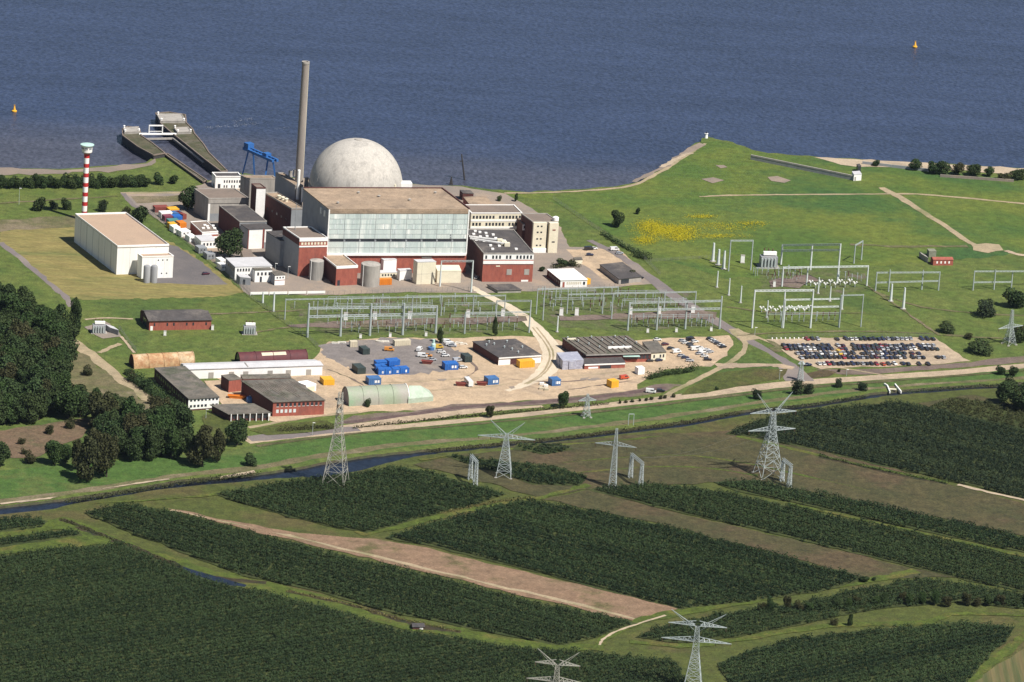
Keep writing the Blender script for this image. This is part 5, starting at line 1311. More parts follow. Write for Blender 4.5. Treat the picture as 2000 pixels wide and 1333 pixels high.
# transformers
def transformer(x, y, s, label):
    p = G(x, y); r = root('transformer', label, 'transformer', p)
    box('tank', p + Z*2.0*s, Vector((5.5*s,1*s,0)), Vector((-.6*s,3.4*s,0)), Z*3.4*s, MAT['steel_grey'], r)
    for k in range(5): box('radiator', p + Vector((-2.2*s + 1.1*k*s, -2.3*s + .2*k*s, 1.9*s)), Vector((.5*s,.1*s,0)), Vector((-.1*s,1.0*s,0)), Z*2.8*s, MAT['galvanised'], r)
    box('conservator', p + Vector((.3*s, .2*s, 4.6*s)), Vector((4.4*s,.8*s,0)), Vector((-.2*s,1.2*s,0)), Z*1.1*s, MAT['white_paint'], r)
    for k in range(3): mb = MB(); q = p + Vector((-1.6*s + 1.4*k*s, .9*s, 3.7*s)); mb.tube(q, q + Z*2.4*s, .28*s, .16*s, 8); mb.build('bushing', MAT['insulator'], r)
    box('plinth', p + Z*.15, Vector((7*s,1.2*s,0)), Vector((-.8*s,5*s,0)), Z*.3, MAT['concrete'], r)
transformer(1500,521,1.7,'large grey transformer with white conservator in the east yard')
transformer(487,652,1.15,'grey transformer on the grass right of the brick barn')
transformer(193,650,1.2,'pale transformer on the gravel pad beside the wood')
t2 = bld('pad_house', 'small grey house on the gravel pad beside the wood', (215,651), 640, (232,645), (205,633), 'grey_clad', 'roof_white')

# ---------------------------------------------------------------- lattice pylons
def lattice(r, B, T, n, wl, wb, mat, name='leg'):
    """four tapering legs between two squares of corners with crossed bracing"""
    for k in range(4): mb = MB(); mb.bar(B[k], T[k], wl, wl*.8); mb.build(name, MAT[mat], r)
    mb = MB()
    # panels shorten upwards as the body narrows
    wB = (B[1] - B[0]).length; wT = max((T[1] - T[0]).length, .2); q = (wT/wB) ** (1.0/n) if wT < wB else 1.0
    ts = [0.0]; st = 1.0
    for i in range(n): ts.append(ts[-1] + st); st *= q
    ts = [t/ts[-1] for t in ts]
    for i in range(n):
        t0, t1 = ts[i], ts[i+1]
        for k in range(4):
            j = (k + 1) % 4
            a0, a1 = B[k].lerp(T[k], t0), B[k].lerp(T[k], t1); b0, b1 = B[j].lerp(T[j], t0), B[j].lerp(T[j], t1)
            mb.bar(a0, b1, wb); mb.bar(b0, a1, wb); mb.bar(a1, b1, wb)
    mb.build('bracing', MAT[mat], r)
def sq(c, w, ang):
    e = Vector((math.cos(ang), math.sin(ang), 0))*w/2; f = Vector((-math.sin(ang), math.cos(ang), 0))*w/2
    return [c - e - f, c + e - f, c + e + f, c - e + f]
def arm(r, c, ang, half, dep, wt, mat, w=.20, name='crossarm'):
    e = Vector((math.cos(ang), math.sin(ang), 0)); f = Vector((-math.sin(ang), math.cos(ang), 0))
    for sg in (-1, 1):
        mb = MB(); tip = c + e*half*sg; k = 6
        roots = [c + e*wt*.5*sg + f*wt*.5, c + e*wt*.5*sg - f*wt*.5]; top = c + e*wt*.3*sg + Z*dep
        for q in roots: mb.bar(q, tip, w)
        mb.bar(top, tip, w)
        for i in range(1, k):
            t = i/k; p0 = roots[0].lerp(tip, t); p1 = roots[1].lerp(tip, t); p2 = top.lerp(tip, t); u = (i-1)/k
            mb.bar(p0, p1, w*.6); mb.bar(p0, p2, w*.6); mb.bar(p1, p2, w*.6); mb.bar(roots[0].lerp(tip, u), p1, w*.6); mb.bar(roots[1].lerp(tip, u), p2, w*.6)
        mb.build(name, MAT[mat], r)
        for i in (.55, .97):
            q = c + e*half*sg*i; mb = MB(); mb.tube(q, q - Z*1.8, .16, .12, 6); mb.build('insulator_string', MAT['insulator'], r)
def pylon(label, x, y, ytop, wb, ww, waist, arms, ang, mat='galvanised', horns=None, n=6, n2=4, legw=.30, br=.15, base3=None, H=None, group='lattice pylons'):
    """waist = fraction of height where the body turns narrow; arms = [(fraction, half length)]"""
    c = base3 or G(x, y); h = H or HT(x, y, ytop)
    r = root('lattice_pylon', label, 'pylon', c, group); a = math.radians(ang)
    body = h if not horns else h - horns[1]
    B = sq(c, wb, a); W = sq(c + Z*h*waist, ww, a); T = sq(c + Z*body, ww*.55, a)
    lattice(r, B, W, n, legw, br, mat); lattice(r, W, T, n2, legw*.8, br*.85, mat, 'tapered_leg')
    for k in range(4): box('footing', B[k] + Z*.2, Vector((1.2,0,0)), Vector((0,1.2,0)), Z*.5, MAT['concrete'], r)
    for f, half in arms: arm(r, c + Z*h*f, a, half, 2.0, ww*.8, mat, .2 if legw < .3 else .24)
    if horns:
        e = Vector((math.cos(a), math.sin(a), 0))
        for sg in (-1, 1):
            mb = MB(); p0 = c + Z*body + e*ww*.2*sg; p1 = c + Z*h + e*horns[0]*sg
            f = Vector((-math.sin(a), math.cos(a), 0))
            for s_ in (-1, 1): mb.bar(p0 + f*.4*s_, p1, .15)
            mb.bar(p0 - Z*2.2, p1, .15)
            for i in range(1, 6): t = i/6; mb.bar((p0 + f*.4).lerp(p1, t), (p0 - f*.4).lerp(p1, t - .1), .08); mb.bar((p0 - Z*2.2).lerp(p1, t), (p0 + f*.4).lerp(p1, t), .08)
            mb.build('horn', MAT[mat], r)
    return r
def pm(px, x, y): return px / FPX * (G(x, y) - CAMP).length
pylon('tall brownish lattice pylon without arms beside the canal', 655,946,768, 11.0,3.4,.62, [(.90,4.5),(.80,3.5)], 78, 'weathered_steel', None, 6, 7, .32, .15)
pylon('pale pylon with one long crossarm and V-shaped horns', 984,931,823, 7.5,2.6,.62, [(.70,pm(56,985,930))], -3, horns=(8.5,6.5), n=7, n2=3)
pylon('slender pylon with a single crossarm beside the orchard', 1196,953,838, 3.6,1.7,.70, [(.72,pm(41,1196,950))], -8, n=9, n2=4, legw=.26, br=.15)
pylon('large pylon with two crossarms and tall V-shaped horns', 1500,930,768, 11.5,3.4,.54, [(.765,pm(49,1500,930)),(.555,pm(50,1500,930))], 22, horns=(9.5,10.0), n=6, n2=5)
HB = 47.0; b5 = G(1352,1350)
pylon('nearest large pylon with two crossarms, cut by the photo bottom edge', 1352,1352,1196, 8.5,3.0,.50, [(.835,pm(57,1360,1340)),(.64,pm(68,1360,1340))], -4, horns=(12.0,7.0), n=6, n2=5)
pylon('small pylon top with V horns at the bottom edge', 1080,1420,1271, 8.0,2.8,.50, [(.82,pm(44,1088,1400)),(.60,pm(58,1088,1400))], -4, 'weathered_steel', horns=(9.0,6.5), n=6, n2=5)
pylon('short faint pylon in the dike grass below the railway', 1145,815,770, 3.8,1.6,.65, [(.72,5.0)], 20, n=5, n2=3, legw=.18, br=.10)
pylon('short lattice mast at the road junction by the car park', 1563,744,706, 3.0,1.8,.6, [(.85,2.0)], 10, n=5, n2=3, legw=.2, br=.12)
pylon('pale pylon with a wide low crossarm at the right edge', 1971,673,606, 5.5,2.0,.5, [(.50,pm(31,1971,673))], 35, n=5, n2=5, legw=.22, br=.12)
def frame(label, x1, y1, x2, y2, yt1, w=1.6):
    """low lattice cable frame on two trestles"""
    r = root('cable_frame', label, 'frame', G((x1 + x2)/2, (y1 + y2)/2), 'lattice cable frames under the pylons')
    tops = []
    for x, y in ((x1, y1), (x2, y2)):
        c = G(x, y); h = HT(x1, y1, yt1); lattice(r, sq(c, w*1.25, .3), sq(c + Z*h, w*.8, .3), 5, .24, .13, 'galvanised'); tops.append(c + Z*h)
    a, b = tops; mb = MB(); d = (b - a).normalized(); s = Vector((-d.y, d.x, 0))
    for sg in (-1, 1):
        mb.bar(a + s*.6*sg - d, b + s*.6*sg + d, .26); mb.bar(a + s*.5*sg + Z*1.0 - d, b + s*.5*sg + Z*1.0 + d, .22)
    for k in range(9): q = a.lerp(b, k/8); mb.bar(q + s*.6, q - s*.6 + Z, .16); mb.bar(q - s*.6, q + s*.6 + Z, .16)
    mb.build('crossbeam', MAT['galvanised'], r)
frame('cable frame left of the pale one-arm pylon', 918, 937, 928, 949, 892)
frame('wide cable frame beside the slender pylon', 1231, 934, 1251, 951, 890)
frame('cable frame at the foot of the large two-arm pylon', 1527, 941, 1541, 952, 900)
r = root('goal_frame', 'thin pale two-post frame on the dike grass', 'frame', G(1230,830))
for x in (1227, 1237): mb = MB(); p = G(x, 831); mb.bar(p, p + Z*6, .3); mb.build('post', MAT['galvanised'], r)
mb = MB(); mb.bar(G(1227,831) + Z*6, G(1237,831) + Z*6, .3); mb.build('beam', MAT['galvanised'], r)
# conductors slung between pylons
def wire(a, b, sag, label):
    mb = MB(); n = 10; P = []
    for k in range(n + 1): t = k/n; p = a.lerp(b, t); P.append(p - Z*sag*4*t*(1 - t))
    for p, q in zip(P, P[1:]): mb.bar(p, q, .035)
    o = mb.build('conductor', MAT['dull_steel']); props(o, label, 'cable', 'conductors between pylons and frames')
a1 = G(928,949); a2 = G(984,931)
for k, t in enumerate((-8, 8)):
    wire(G(1251,951) + Z*15, G(1498,930) + Vector((t,3,25)), 4, 'thin conductor from the wide cable frame to the large pylon'); wire(G(984,931) + Vector((t,0,22)), G(922,940) + Z*14, 1.5, 'thin conductor from one-arm pylon to cable frame'); wire(G(984,931) + Vector((t*1.4,0,22)), G(1196,953) + Vector((t,0,24)), 5, 'thin conductor between one-arm pylon and slender pylon')

random.seed(77)
for k in range(12):
    x = 610 + 33*k; wire(G(x + 30, 619) + Z*10.2, G(x, 655) + Z*13.5, 1.6, 'thin line slung from rear to front gantry, %s in left switchyard' % EL[k])
for k in range(7):
    x = 1235 + 26*k; wire(G(x - 60, 606) + Z*10, G(x, 644) + Z*13.5, 1.6, 'thin line slung from rear to front gantry, %s in right switchyard' % EL[k])

# sluice on the canal
r = root('canal_sluice', 'white angular sluice walls in the canal by the right bank', 'sluice', G(1742,762))
for pts in ([(1727,752),(1733,756),(1738,768)], [(1748,753),(1760,768)]):
    P = [G(*p) for p in pts]
    for p, q in zip(P, P[1:]): d = (q - p).normalized(); mb = MB(); mb.block((p + q)/2 + Z*.4, q - p, Vector((-d.y, d.x, 0))*.6, Z*1.2); mb.build('wing_wall', MAT['white_clad'], r)
mb = MB(); mb.block(G(1743,763) + Z*.7, Vector((4,0,0)), Vector((0,1.2,0)), Z*.5); mb.build('gate', MAT['cream_wall'], r)

# fences
def fence(label, pts, h=2.4, step=3.0, name='fence'):
    C = [G(x, y) for x, y in pts]; r = root(name, label, 'fence', C[0])
    mp_ = MB(); mw = MB(); nposts = 0
    for a, b in zip(C, C[1:]):
        n = max(1, int((b - a).length/step))
        for k in range(n): p = a.lerp(b, k/n); mp_.bar(p, p + Z*h, .12); nposts += 1
        for q in range(4): mw.bar(a + Z*(h*(.2 + .26*q)), b + Z*(h*(.2 + .26*q)), .05)
    o = mp_.build('posts', MAT['fence_wire'], r); o['kind'] = 'stuff'
    o = mw.build('wires', MAT['fence_wire'], r); o['kind'] = 'stuff'
fence('plain wire fence along the left side of the plant yard', [(285,412),(340,455),(400,505),(452,548),(484,578),(520,604),(560,634),(600,660),(622,682)], 2.6, 2.5)
fence('second wire fence beside the left yard fence', [(296,412),(350,452),(408,500),(462,548),(492,577)], 2.6, 2.5)
fence('wire fence between plant yard and the left switchyard', [(640,577),(760,573),(925,569)], 2.4, 3)
fence('wire fence between white hall and the right switchyard', [(1040,568),(1140,566),(1230,560)], 2.4, 3)
fence('wire fence beside the office tower running to the shore', [(1080,390),(1130,425),(1190,465),(1250,500),(1290,540)], 2.4, 3)
fence('wire fence along the top of the car park', [(1500,661),(1640,657),(1826,657)], 1.8, 3)
fence('wire fence round the gravel pad beside the wood', [(232,642),(250,668),(268,690)], 2.2, 3)
fence('wire fence on the meadow behind the east yard', [(1270,512),(1380,505),(1420,508)], 1.8, 4)
# street lamps
def lamp(x, y, yt, label):
    p = G(x, y); h = HT(x, y, yt); r = root('lamp_post', label, 'lamp', p, 'lamp posts around the site')
    lathe('pole', p, [(.14,0),(.09,h)], MAT['galvanised'], r, 8); box('lamp_head', p + Z*h + Vector((.5,0,0)), Vector((1.3,0,0)), Vector((0,.4,0)), Z*.2, MAT['white_paint'], r)
for x, y, yt, lb in [(537,537,515,'lamp post in shade beside the brick annexe'),(562,545,521,'lamp post at the foot of brick annexe'),(610,850,826,'lamp post on the shrub lawn by the pylon'),(112,692,655,'tall lamp post at the edge of the wood'),
        (1522,742,724,'lamp post on the lens-shaped verge'),(1653,735,722,'lamp post below the car park'),(402,818,800,'lamp post on the garden lawn'),(1474,655,640,'lamp post at the sandy road junction'),(1378,702,690,'lamp post at the small car park'),(37,400,368,'thin lamp post on grass left of striped tower')]: lamp(x, y, yt, lb)
# ---------------------------------------------------------------- containers and vehicles
def container(x1, y1, x2, y2, mat, label, depth=2.6, h=2.7, z=0.0, group=None, name='container', doors=True):
    """box container; front foot line from (x1,y1) to (x2,y2)"""
    a = G(x1, y1, z); b = G(x2, y2, z); d = b - a; L_ = d.length; d.normalize(); s = Vector((-d.y, d.x, 0))
    r = root(name, label, 'container', a, group); c = (a + b)/2 + s*depth/2
    box('body', c + Z*(h/2 + .12), d*L_, s*depth, Z*h, MAT[mat], r)
    mb = MB()
    for sx in (-1, 1):
        for sy in (-1, 1): mb.block(c + d*(L_/2 - .08)*sx + s*(depth/2 - .08)*sy + Z*(h/2 + .12), d*.24, s*.24, Z*(h + .22))
    o = mb.build('corner_posts', MAT[mat], r); o['kind'] = 'stuff'
    n = max(3, int(L_/1.1))
    for k in range(1, n):
        box('rib', a + d*(L_*k/n) - s*.05 + Z*(h/2 + .12), d*.25, s*.12, Z*(h*.92), MAT[mat], r)
    if doors: box('door', c + d*(L_/2 + .05) + Z*(h/2 + .12), d*.08, s*depth*.86, Z*h*.88, MAT[mat], r)
    return r, c, d, s, L_
BG = 'blue containers in the gravel yard'
blues = [(735,719,757,718,'at the rear left of the blue block'),(758,716,781,714,'at the rear right of the blue block'),(734,727,745,727,'middle row, first of the blue block'),(746,726,770,725,'middle row, second of the blue block'),(739,733,752,733,'front left of the blue block'),(753,733,766,732.5,'front, second from left in the blue block'),(767,732,781,731.5,'front, third from left in the blue block'),(782,731,799,730,'front right end of the blue block')]
for x1, y1, x2, y2, lb in blues:
    r, c, d, s, L_ = container(x1, y1, x2, y2, 'blue_paint', 'bright blue container ' + lb, 4.5, 2.9, group=BG)
    box('label_plate', c - s*2.31 + d*L_*.15 + Z*1.5, d*.9, s*.06, Z*1.3, MAT['white_paint'], r)
container(760,716,778,714.5,'blue_paint','bright blue container stacked on top of the blue block',2.6,2.6,2.95,BG)
for x1, y1, x2, y2, m, lb in [(720,753,744,752,'mid_blue_paint','blue container with pale plates behind the vaulted hall'),(869,724,895,723,'blue_paint','blue container beside white boats in the yard'),(953,753,974,751.5,'mid_blue_paint','blue container beside the small white bus'),(1078,755,1095,754,'mid_blue_paint','small blue container below the curved road')]:
    r, c, d, s, L_ = container(x1, y1, x2, y2, m, lb, 5.5, 3.4)
    for k in range(2): box('label_plate', c - s*2.8 + d*L_*(.05 + .25*k) + Z*1.8, d*1.2, s*.06, Z*1.4, MAT['white_paint'], r)
container(632,754,653,753,'yellow_paint','yellow container beside the white garage',6.5,3.0); container(1015,720,1044,718,'yellow_paint','big yellow container in front of the dark workshop',4.5,3.6); container(1194,759,1208,757,'yellow_paint','yellow box container by the railway',4.5,3.6)
container(684,679,698,679,'beige_paint','small beige container at the back of the asphalt yard',3,3.0); container(771,677,802,675,'beige_paint','long beige container at the back of the asphalt yard',3,2.8)
container(709,694,722,693,'dark_green_paint','dark green container at the left of the asphalt yard',6,3.2); container(698,732,714,731,'dark_green_paint','dark green container left of the blue block',8,3.4); container(908,709,922,708,'dark_green_paint','dark green container left of the dark workshop',6,3.4)
container(738,558,765,557,'orange_paint','orange container beside the pale round tank',2.8,3.4)
container(1140,558,1153,556,'yellow_paint','yellow machine box at the corner of the flat white hall',2.4,3.2)
container(1246,733,1259,732,'white_paint','white box hut at the end of the dark hedge',4,3.6)
CG = 'coloured containers in the corner stack'
for x1, y1, x2, y2, m, lb, z, dp in [(303,416,329,415,'rust_red','dull red container at the back left of the coloured stack',0,5),(331,420,350,419,'yellow_paint','yellow container at the back of the coloured stack',.0,6),(315,427,337,426,'white_paint','white-topped container at left of the coloured stack',.0,5),(338,427,356,426,'mid_blue_paint','blue container right of the white one in the stack',0,5),(357,430,364,429,'rust_red','short red container at the right end of the stack',0,8),(322,434,338,433,'purple_red','purplish container in the middle of the stack',0,5),(339,434,356,433,'blue_paint','second blue container in the coloured stack',0,5),(330,442,350,441,'teal_paint','teal container near the front of the stack',0,5),(333,449,346,448,'yellow_paint','yellow container at the front of the stack',0,5),(351,447,364,446,'orange_paint','orange container at the front right of the stack',0,6)]:
    container(x1, y1, x2, y2, m, lb, dp, 3.0, z, CG)
WG = 'white cabins along the left fence'
for k, (x1, y1, x2, y2) in enumerate([(339,456,352,455),(354,464,372,462),(370,474,383,473),(388,496,404,495),(404,508,420,507),(430,520,441,519),(432,530,444,529)]):
    r, c, d, s, L_ = container(x1, y1, x2, y2, 'white_paint' if k not in (3, 4) else 'grey_clad', 'white or grey cabin, %s from the back along the left fence' % EL[k], 6, 3.2, 0, WG, 'site_cabin')
    for q in range(2): box('window', c - s*3.02 + d*L_*(-.2 + .4*q) + Z*2.0, d*1.0, s*.06, Z*.9, MAT['glass_dark'], r)
def skip(x, y, mat, label, w=5.5):
    p = G(x, y); r = root('skip', label, 'skip', p); hw = w/2
    lo = [p + Vector(v) for v in ((-hw*.7,-1,.2),(hw*.7,-1,.2),(hw*.7,1,.2),(-hw*.7,1,.2))]; hi = [p + Vector(v) for v in ((-hw,-1.3,1.7),(hw,-1.3,1.7),(hw,1.3,1.7),(-hw,1.3,1.7))]
    il = [p + Vector(v) for v in ((-hw*.66,-.9,.5),(hw*.66,-.9,.5),(hw*.66,.9,.5),(-hw*.66,.9,.5))]
    obj('tub', lo + hi + il, [(3,2,1,0),(0,1,5,4),(1,2,6,5),(2,3,7,6),(3,0,4,7),(8,9,10,11),(5,9,8,4),(6,10,9,5),(7,11,10,6),(4,8,11,7)], MAT[mat], r)
    mb = MB(); mb.bar(hi[0], hi[1], .2); mb.bar(hi[1], hi[2], .2); mb.bar(hi[2], hi[3], .2); mb.bar(hi[3], hi[0], .2); mb.build('rim', MAT[mat], r)
skip(900,754,'rust_red','rusty skip left of the small white bus'); skip(941,753,'rust_red','rusty skip between bus and blue container'); skip(834,711,'rust_red','rusty skip in the middle of the asphalt yard', 6)
skip(462,779,'orange_paint','orange skip in the courtyard beside the brick cube', 9)
p = G(488,786); r = root('blue_drum_tank', 'round blue tank in the shade of the brick workshop', 'tank', p); lathe('shell', p, [(2.0,0),(2.0,2.2),(1.6,2.9),(.5,3.3)], MAT['mid_blue_paint'], r, 18); lathe('hatch', p + Z*3.2, [(.5,0),(.5,.4)], MAT['galvanised'], r, 10)

PAINT = {}
def paint(n, c, rough=.3):
    m, nt, N, L, p = nodes_of('paint_' + n); p.inputs['Roughness'].default_value = rough; p.inputs['Coat Weight'].default_value = .6; p.inputs['Coat Roughness'].default_value = .08
    nz = N.new('ShaderNodeTexNoise'); nz.inputs['Scale'].default_value = 1.5; x = N.new('ShaderNodeMix'); x.data_type = 'RGBA'
    x.inputs[6].default_value = (*c, 1); x.inputs[7].default_value = (*(v*.85 for v in c), 1); L.new(nz.outputs['Fac'], x.inputs['Factor']); L.new(x.outputs[2], p.inputs['Base Color']); PAINT[n] = m
for n, c in (('black',(.012,.012,.016)),('dark blue',(.016,.025,.075)),('dark grey',(.045,.047,.055)),('silver',(.42,.43,.45)),('white',(.78,.77,.74)),('red',(.30,.02,.03)),('dark green',(.014,.040,.030)),('yellow',(.60,.38,.05)),('maroon',(.10,.015,.030)),('orange red',(.55,.08,.03)),('orange',(.62,.25,.04))): paint(n, c)
def car_mesh(kind, pn):
    """length along +y; materials: paint, glass, tyre"""
    mb = []; V = []; F = []; MI = []
    def loft(prof, w0, w1, mi_side, mi_top):
        n0 = len(V); n = len(prof)
        for s_ in (-1, 1):
            for (y, z, k) in prof: V.append(Vector((s_*(w1 if k else w0)/2, y, z)))
        for i in range(n):
            j = (i + 1) % n; F.append((n0 + i, n0 + j, n0 + n + j, n0 + n + i)); MI.append(mi_top[i])
        F.append(tuple(n0 + i for i in reversed(range(n)))); MI.append(mi_side); F.append(tuple(n0 + n + i for i in range(n))); MI.append(mi_side)
    if kind == 'car':
        loft([(-2.1,.3,0),(2.1,.3,0),(2.15,.62,0),(1.9,.82,0),(.95,.92,0),(-1.75,.95,0),(-2.1,.85,0)], 1.75, 1.75, 0, [0]*7)
        loft([(1.0,.9,0),(.25,1.40,1),(-1.15,1.44,1),(-1.9,.93,0)], 1.62, 1.25, 1, [1,0,1,0])
    elif kind == 'estate':
        loft([(-2.2,.3,0),(2.2,.3,0),(2.25,.65,0),(2.0,.85,0),(1.0,.95,0),(-2.2,.98,0),(-2.25,.6,0)], 1.78, 1.78, 0, [0]*7)
        loft([(1.05,.93,0),(.3,1.46,1),(-1.9,1.48,1),(-2.2,.96,0)], 1.66, 1.35, 1, [1,0,1,0])
    elif kind == 'van':
        loft([(-2.6,.35,0),(2.6,.35,0),(2.65,.95,0),(2.1,1.25,0),(1.5,2.05,0),(-2.6,2.1,0)], 1.95, 1.95, 0, [0,0,0,1,0,0])
        loft([(1.7,1.25,0),(1.35,1.9,0),(-.2,1.9,0),(-.2,1.25,0)], 1.99, 1.99, 1, [1,1,1,1])
    else:   # bus
        loft([(-4.6,.4,0),(4.6,.4,0),(4.7,1.5,0),(4.4,2.9,0),(-4.6,3.0,0)], 2.5, 2.5, 0, [0,0,1,0,0])
        loft([(4.2,1.5,0),(4.0,2.4,0),(-4.2,2.4,0),(-4.2,1.5,0)], 2.54, 2.54, 1, [1,1,1,1])
    wy = {'car':1.3,'estate':1.35,'van':1.65,'bus':2.9}[kind]; wx = {'car':.78,'estate':.8,'van':.88,'bus':1.1}[kind]; wr = .33 if kind != 'bus' else .5
    for sy in (-1, 1):
        for sx in (-1, 1):
            n0 = len(V); n = 10
            for k in range(n):
                t = 6.2832*k/n
                for e in (-.12, .12): V.append(Vector((sx*wx + e, sy*wy + wr*math.cos(t), wr + wr*math.sin(t))))
            for k in range(n): j = (k+1) % n; F.append((n0+2*k, n0+2*j, n0+2*j+1, n0+2*k+1)); MI.append(2)
            F.append(tuple(n0+2*k for k in reversed(range(n)))); MI.append(2); F.append(tuple(n0+2*k+1 for k in range(n))); MI.append(2)
    me = mesh_from(kind + '_' + pn.replace(' ', '_'), V, F, [PAINT[pn], MAT['glass_dark'], MAT['tyre']])
    me.polygons.foreach_set('material_index', np.array(MI, dtype=np.int32)); me.update(); return me
CARM = {}
def car(p, yaw, pn, label, kind='car', group=None, name=None, cat=None):
    if (kind, pn) not in CARM: CARM[(kind, pn)] = car_mesh(kind, pn)
    nm = name or {'car':'parked_car','estate':'parked_car','van':'van','bus':'bus'}[kind]
    o = put(bpy.data.objects.new(nm, CARM[(kind, pn)]), None, Matrix.Translation(p + Z*.24) @ Matrix.Rotation(yaw, 4, 'Z'))
    props(o, label, cat or {'car':'car','estate':'car','van':'van','bus':'bus'}[kind], group)
random.seed(12)
side = G(1890,705) - G(1825,662); yaw0 = math.atan2(-side.x, side.y)
pal = ['black']*6 + ['dark blue']*6 + ['dark grey']*5 + ['silver']*4 + ['white']*2 + ['red','dark green','maroon']
def car_row(segs, y, rowname, force=None):
    k = 0; i = 0; cells = []
    for x0, x1 in segs:
        a = G(x0, y); b = G(x1, y); n = max(1, int((b - a).length/2.55))
        for q in range(n):
            if random.random() < .04 and n > 4: continue
            cells.append(a.lerp(b, (q + .5)/n))
    for k, p in enumerate(cells):
        pn = (force or {}).get(k) or random.choice(pal)
        kind = random.choice(['car','car','estate']) if pn != 'yellow' else 'van'
        o = p + Vector((random.gauss(0,.08), random.gauss(0,.3), 0))
        car(o, yaw0 + random.choice([0, math.pi]) + random.gauss(0,.03), pn, '%s car, %s from left in the %s, large car park' % (pn, EL[k], rowname), kind, 'cars in the large car park')
car_row([(1570,1602),(1630,1782),(1795,1826)], 664.5, 'rearmost row', {0:'red',1:'black'})
car_row([(1526,1650),(1662,1786),(1790,1826)], 677.5, 'second rearmost row')
car_row([(1530,1655),(1664,1790),(1794,1834)], 684.0, 'third rearmost row')
car_row([(1552,1770),(1774,1800)], 692.5, 'third nearest row', {9:'yellow'})
car_row([(1560,1770),(1778,1806),(1826,1846)], 700.5, 'second nearest row')
car_row([(1594,1716),(1718,1752),(1758,1778),(1790,1800),(1806,1818)], 713.0, 'nearest row', {2:'red',13:'orange red'})
for k, (x, y, pn, kd, yw, lb) in enumerate([(1284,666,'white','car',1.2,'white car at the top corner of small car park'),(1299,675,'maroon','car',1.1,'maroon car near the top of small car park'),(1310,683,'black','car',1.0,'black car in the left row of small car park'),(1321,690,'white','van',1.0,'white van in the left row of small car park'),(1330,697,'silver','car',1.0,'silver car in the left row of small car park'),(1338,701,'dark blue','car',1.2,'dark blue car low in left row of small car park'),(1347,707,'silver','estate',1.4,'silver estate car at the lower left of small car park'),
        (1332,668,'silver','car',.9,'silver car first in the middle row of small car park'),(1338,672,'white','car',.9,'white car second in the middle row of small car park'),(1348,666,'black','van',.9,'black van in the middle row of small car park'),(1347,675,'dark grey','car',.9,'dark grey car in the middle row of small car park'),(1357,670,'white','estate',.9,'white estate car in middle row of small car park'),(1358,685,'white','van',1.2,'white van in the centre of small car park'),(1366,682,'white','estate',1.2,'white estate car in the centre of small car park'),(1372,690,'white','van',1.1,'second white van in the centre of small car park'),(1366,693,'silver','car',1.1,'silver car below the white vans of small car park'),(1380,686,'white','car',1.0,'white car right of the centre of small car park'),(1386,690,'silver','estate',1.0,'silver estate car right of the centre of small car park'),(1376,698,'white','car',1.2,'white car low in the centre of small car park'),(1382,705,'black','estate',1.4,'black estate car at the bottom of small car park'),(1352,680,'dark grey','estate',1.2,'dark grey estate car in the centre of small car park'),
        (1386,664,'black','car',.8,'black car first in the right row of small car park'),(1391,667,'white','car',.8,'white car second in the right row of small car park'),(1396,670,'silver','car',.8,'silver car third in the right row of small car park'),(1401,673,'dark grey','car',.8,'dark grey car in the right row of small car park'),(1408,677,'white','car',.9,'white car low in the right row of small car park'),(1412,680,'black','car',.9,'black car at the end of right row of small car park'),
        (1269,707,'black','car',1.3,'black car by the end of the ribbed-roof block'),(1287,706,'dark blue','car',1.0,'dark blue car below the cream end room'),(1278,703,'white','car',1.2,'white car below the cream end room'),
        (1271,768,'white','van',1.65,'white van parked on the railway crossing'),(1290,766,'black','estate',1.5,'black estate car beside the white van'),(1219,741,'orange red','van',1.0,'orange-red van in the gravel yard by the railway'),
        (915,752,'white','bus',-.3,'small white bus parked in the gravel yard'),(402,537,'maroon','car',1.0,'dark red car on asphalt beside the storage hall'),(760,686,'orange','van',1.5,'white and orange van alone on the asphalt yard'),
        (825,698,'white','van',1.6,'white van at the right of the asphalt yard'),(819,686,'white','van',.3,'white van standing upright in the asphalt yard'),(836,697,'orange','estate',1.6,'orange car beside the white van'),(872,671,'white','van',1.6,'white van at the back of the boats and trailers'),(880,676,'white','van',1.6,'second white van behind the boats and trailers'),(856,681,'yellow','van',1.2,'yellow truck beside the tall blue drum'),(862,690,'white','estate',1.3,'white car among the boats and trailers'),(870,697,'white','estate',1.2,'white car below the yellow truck'),(884,678,'silver','estate',1.6,'silver car right of the white vans'),(905,720,'white','estate',1.2,'white flatbed right of the blue container'),(893,707,'silver','van',1.0,'silver van behind the blue container'),(1578,715,'dark blue','car',1.3,'dark blue car alone left of the nearest car row'),
        (1250,545,'black','car',1.0,'black car beside the low dark-roofed shed'),(1236,549,'white','car',1.0,'white car below the low dark-roofed shed'),(1150,489,'black','van',1.1,'black van in the lay-by beside office tower'),(1160,488,'white','car',1.1,'white car in the lay-by beside office tower'),(1152,500,'dark blue','car',1.4,'dark blue car in the lay-by'),(1200,490,'white','van',1.2,'white van at the lay-by exit'),(1210,497,'silver','estate',1.3,'silver estate car at the lay-by exit'),(930,545,'white','car',.2,'white car beside the brick office side wall'),(845,705,'silver','car',1.2,'silver car near the rusty skip')]):
    car(G(x, y), -yw, pn, lb, kd, 'vehicles in the yards')
random.seed(5)
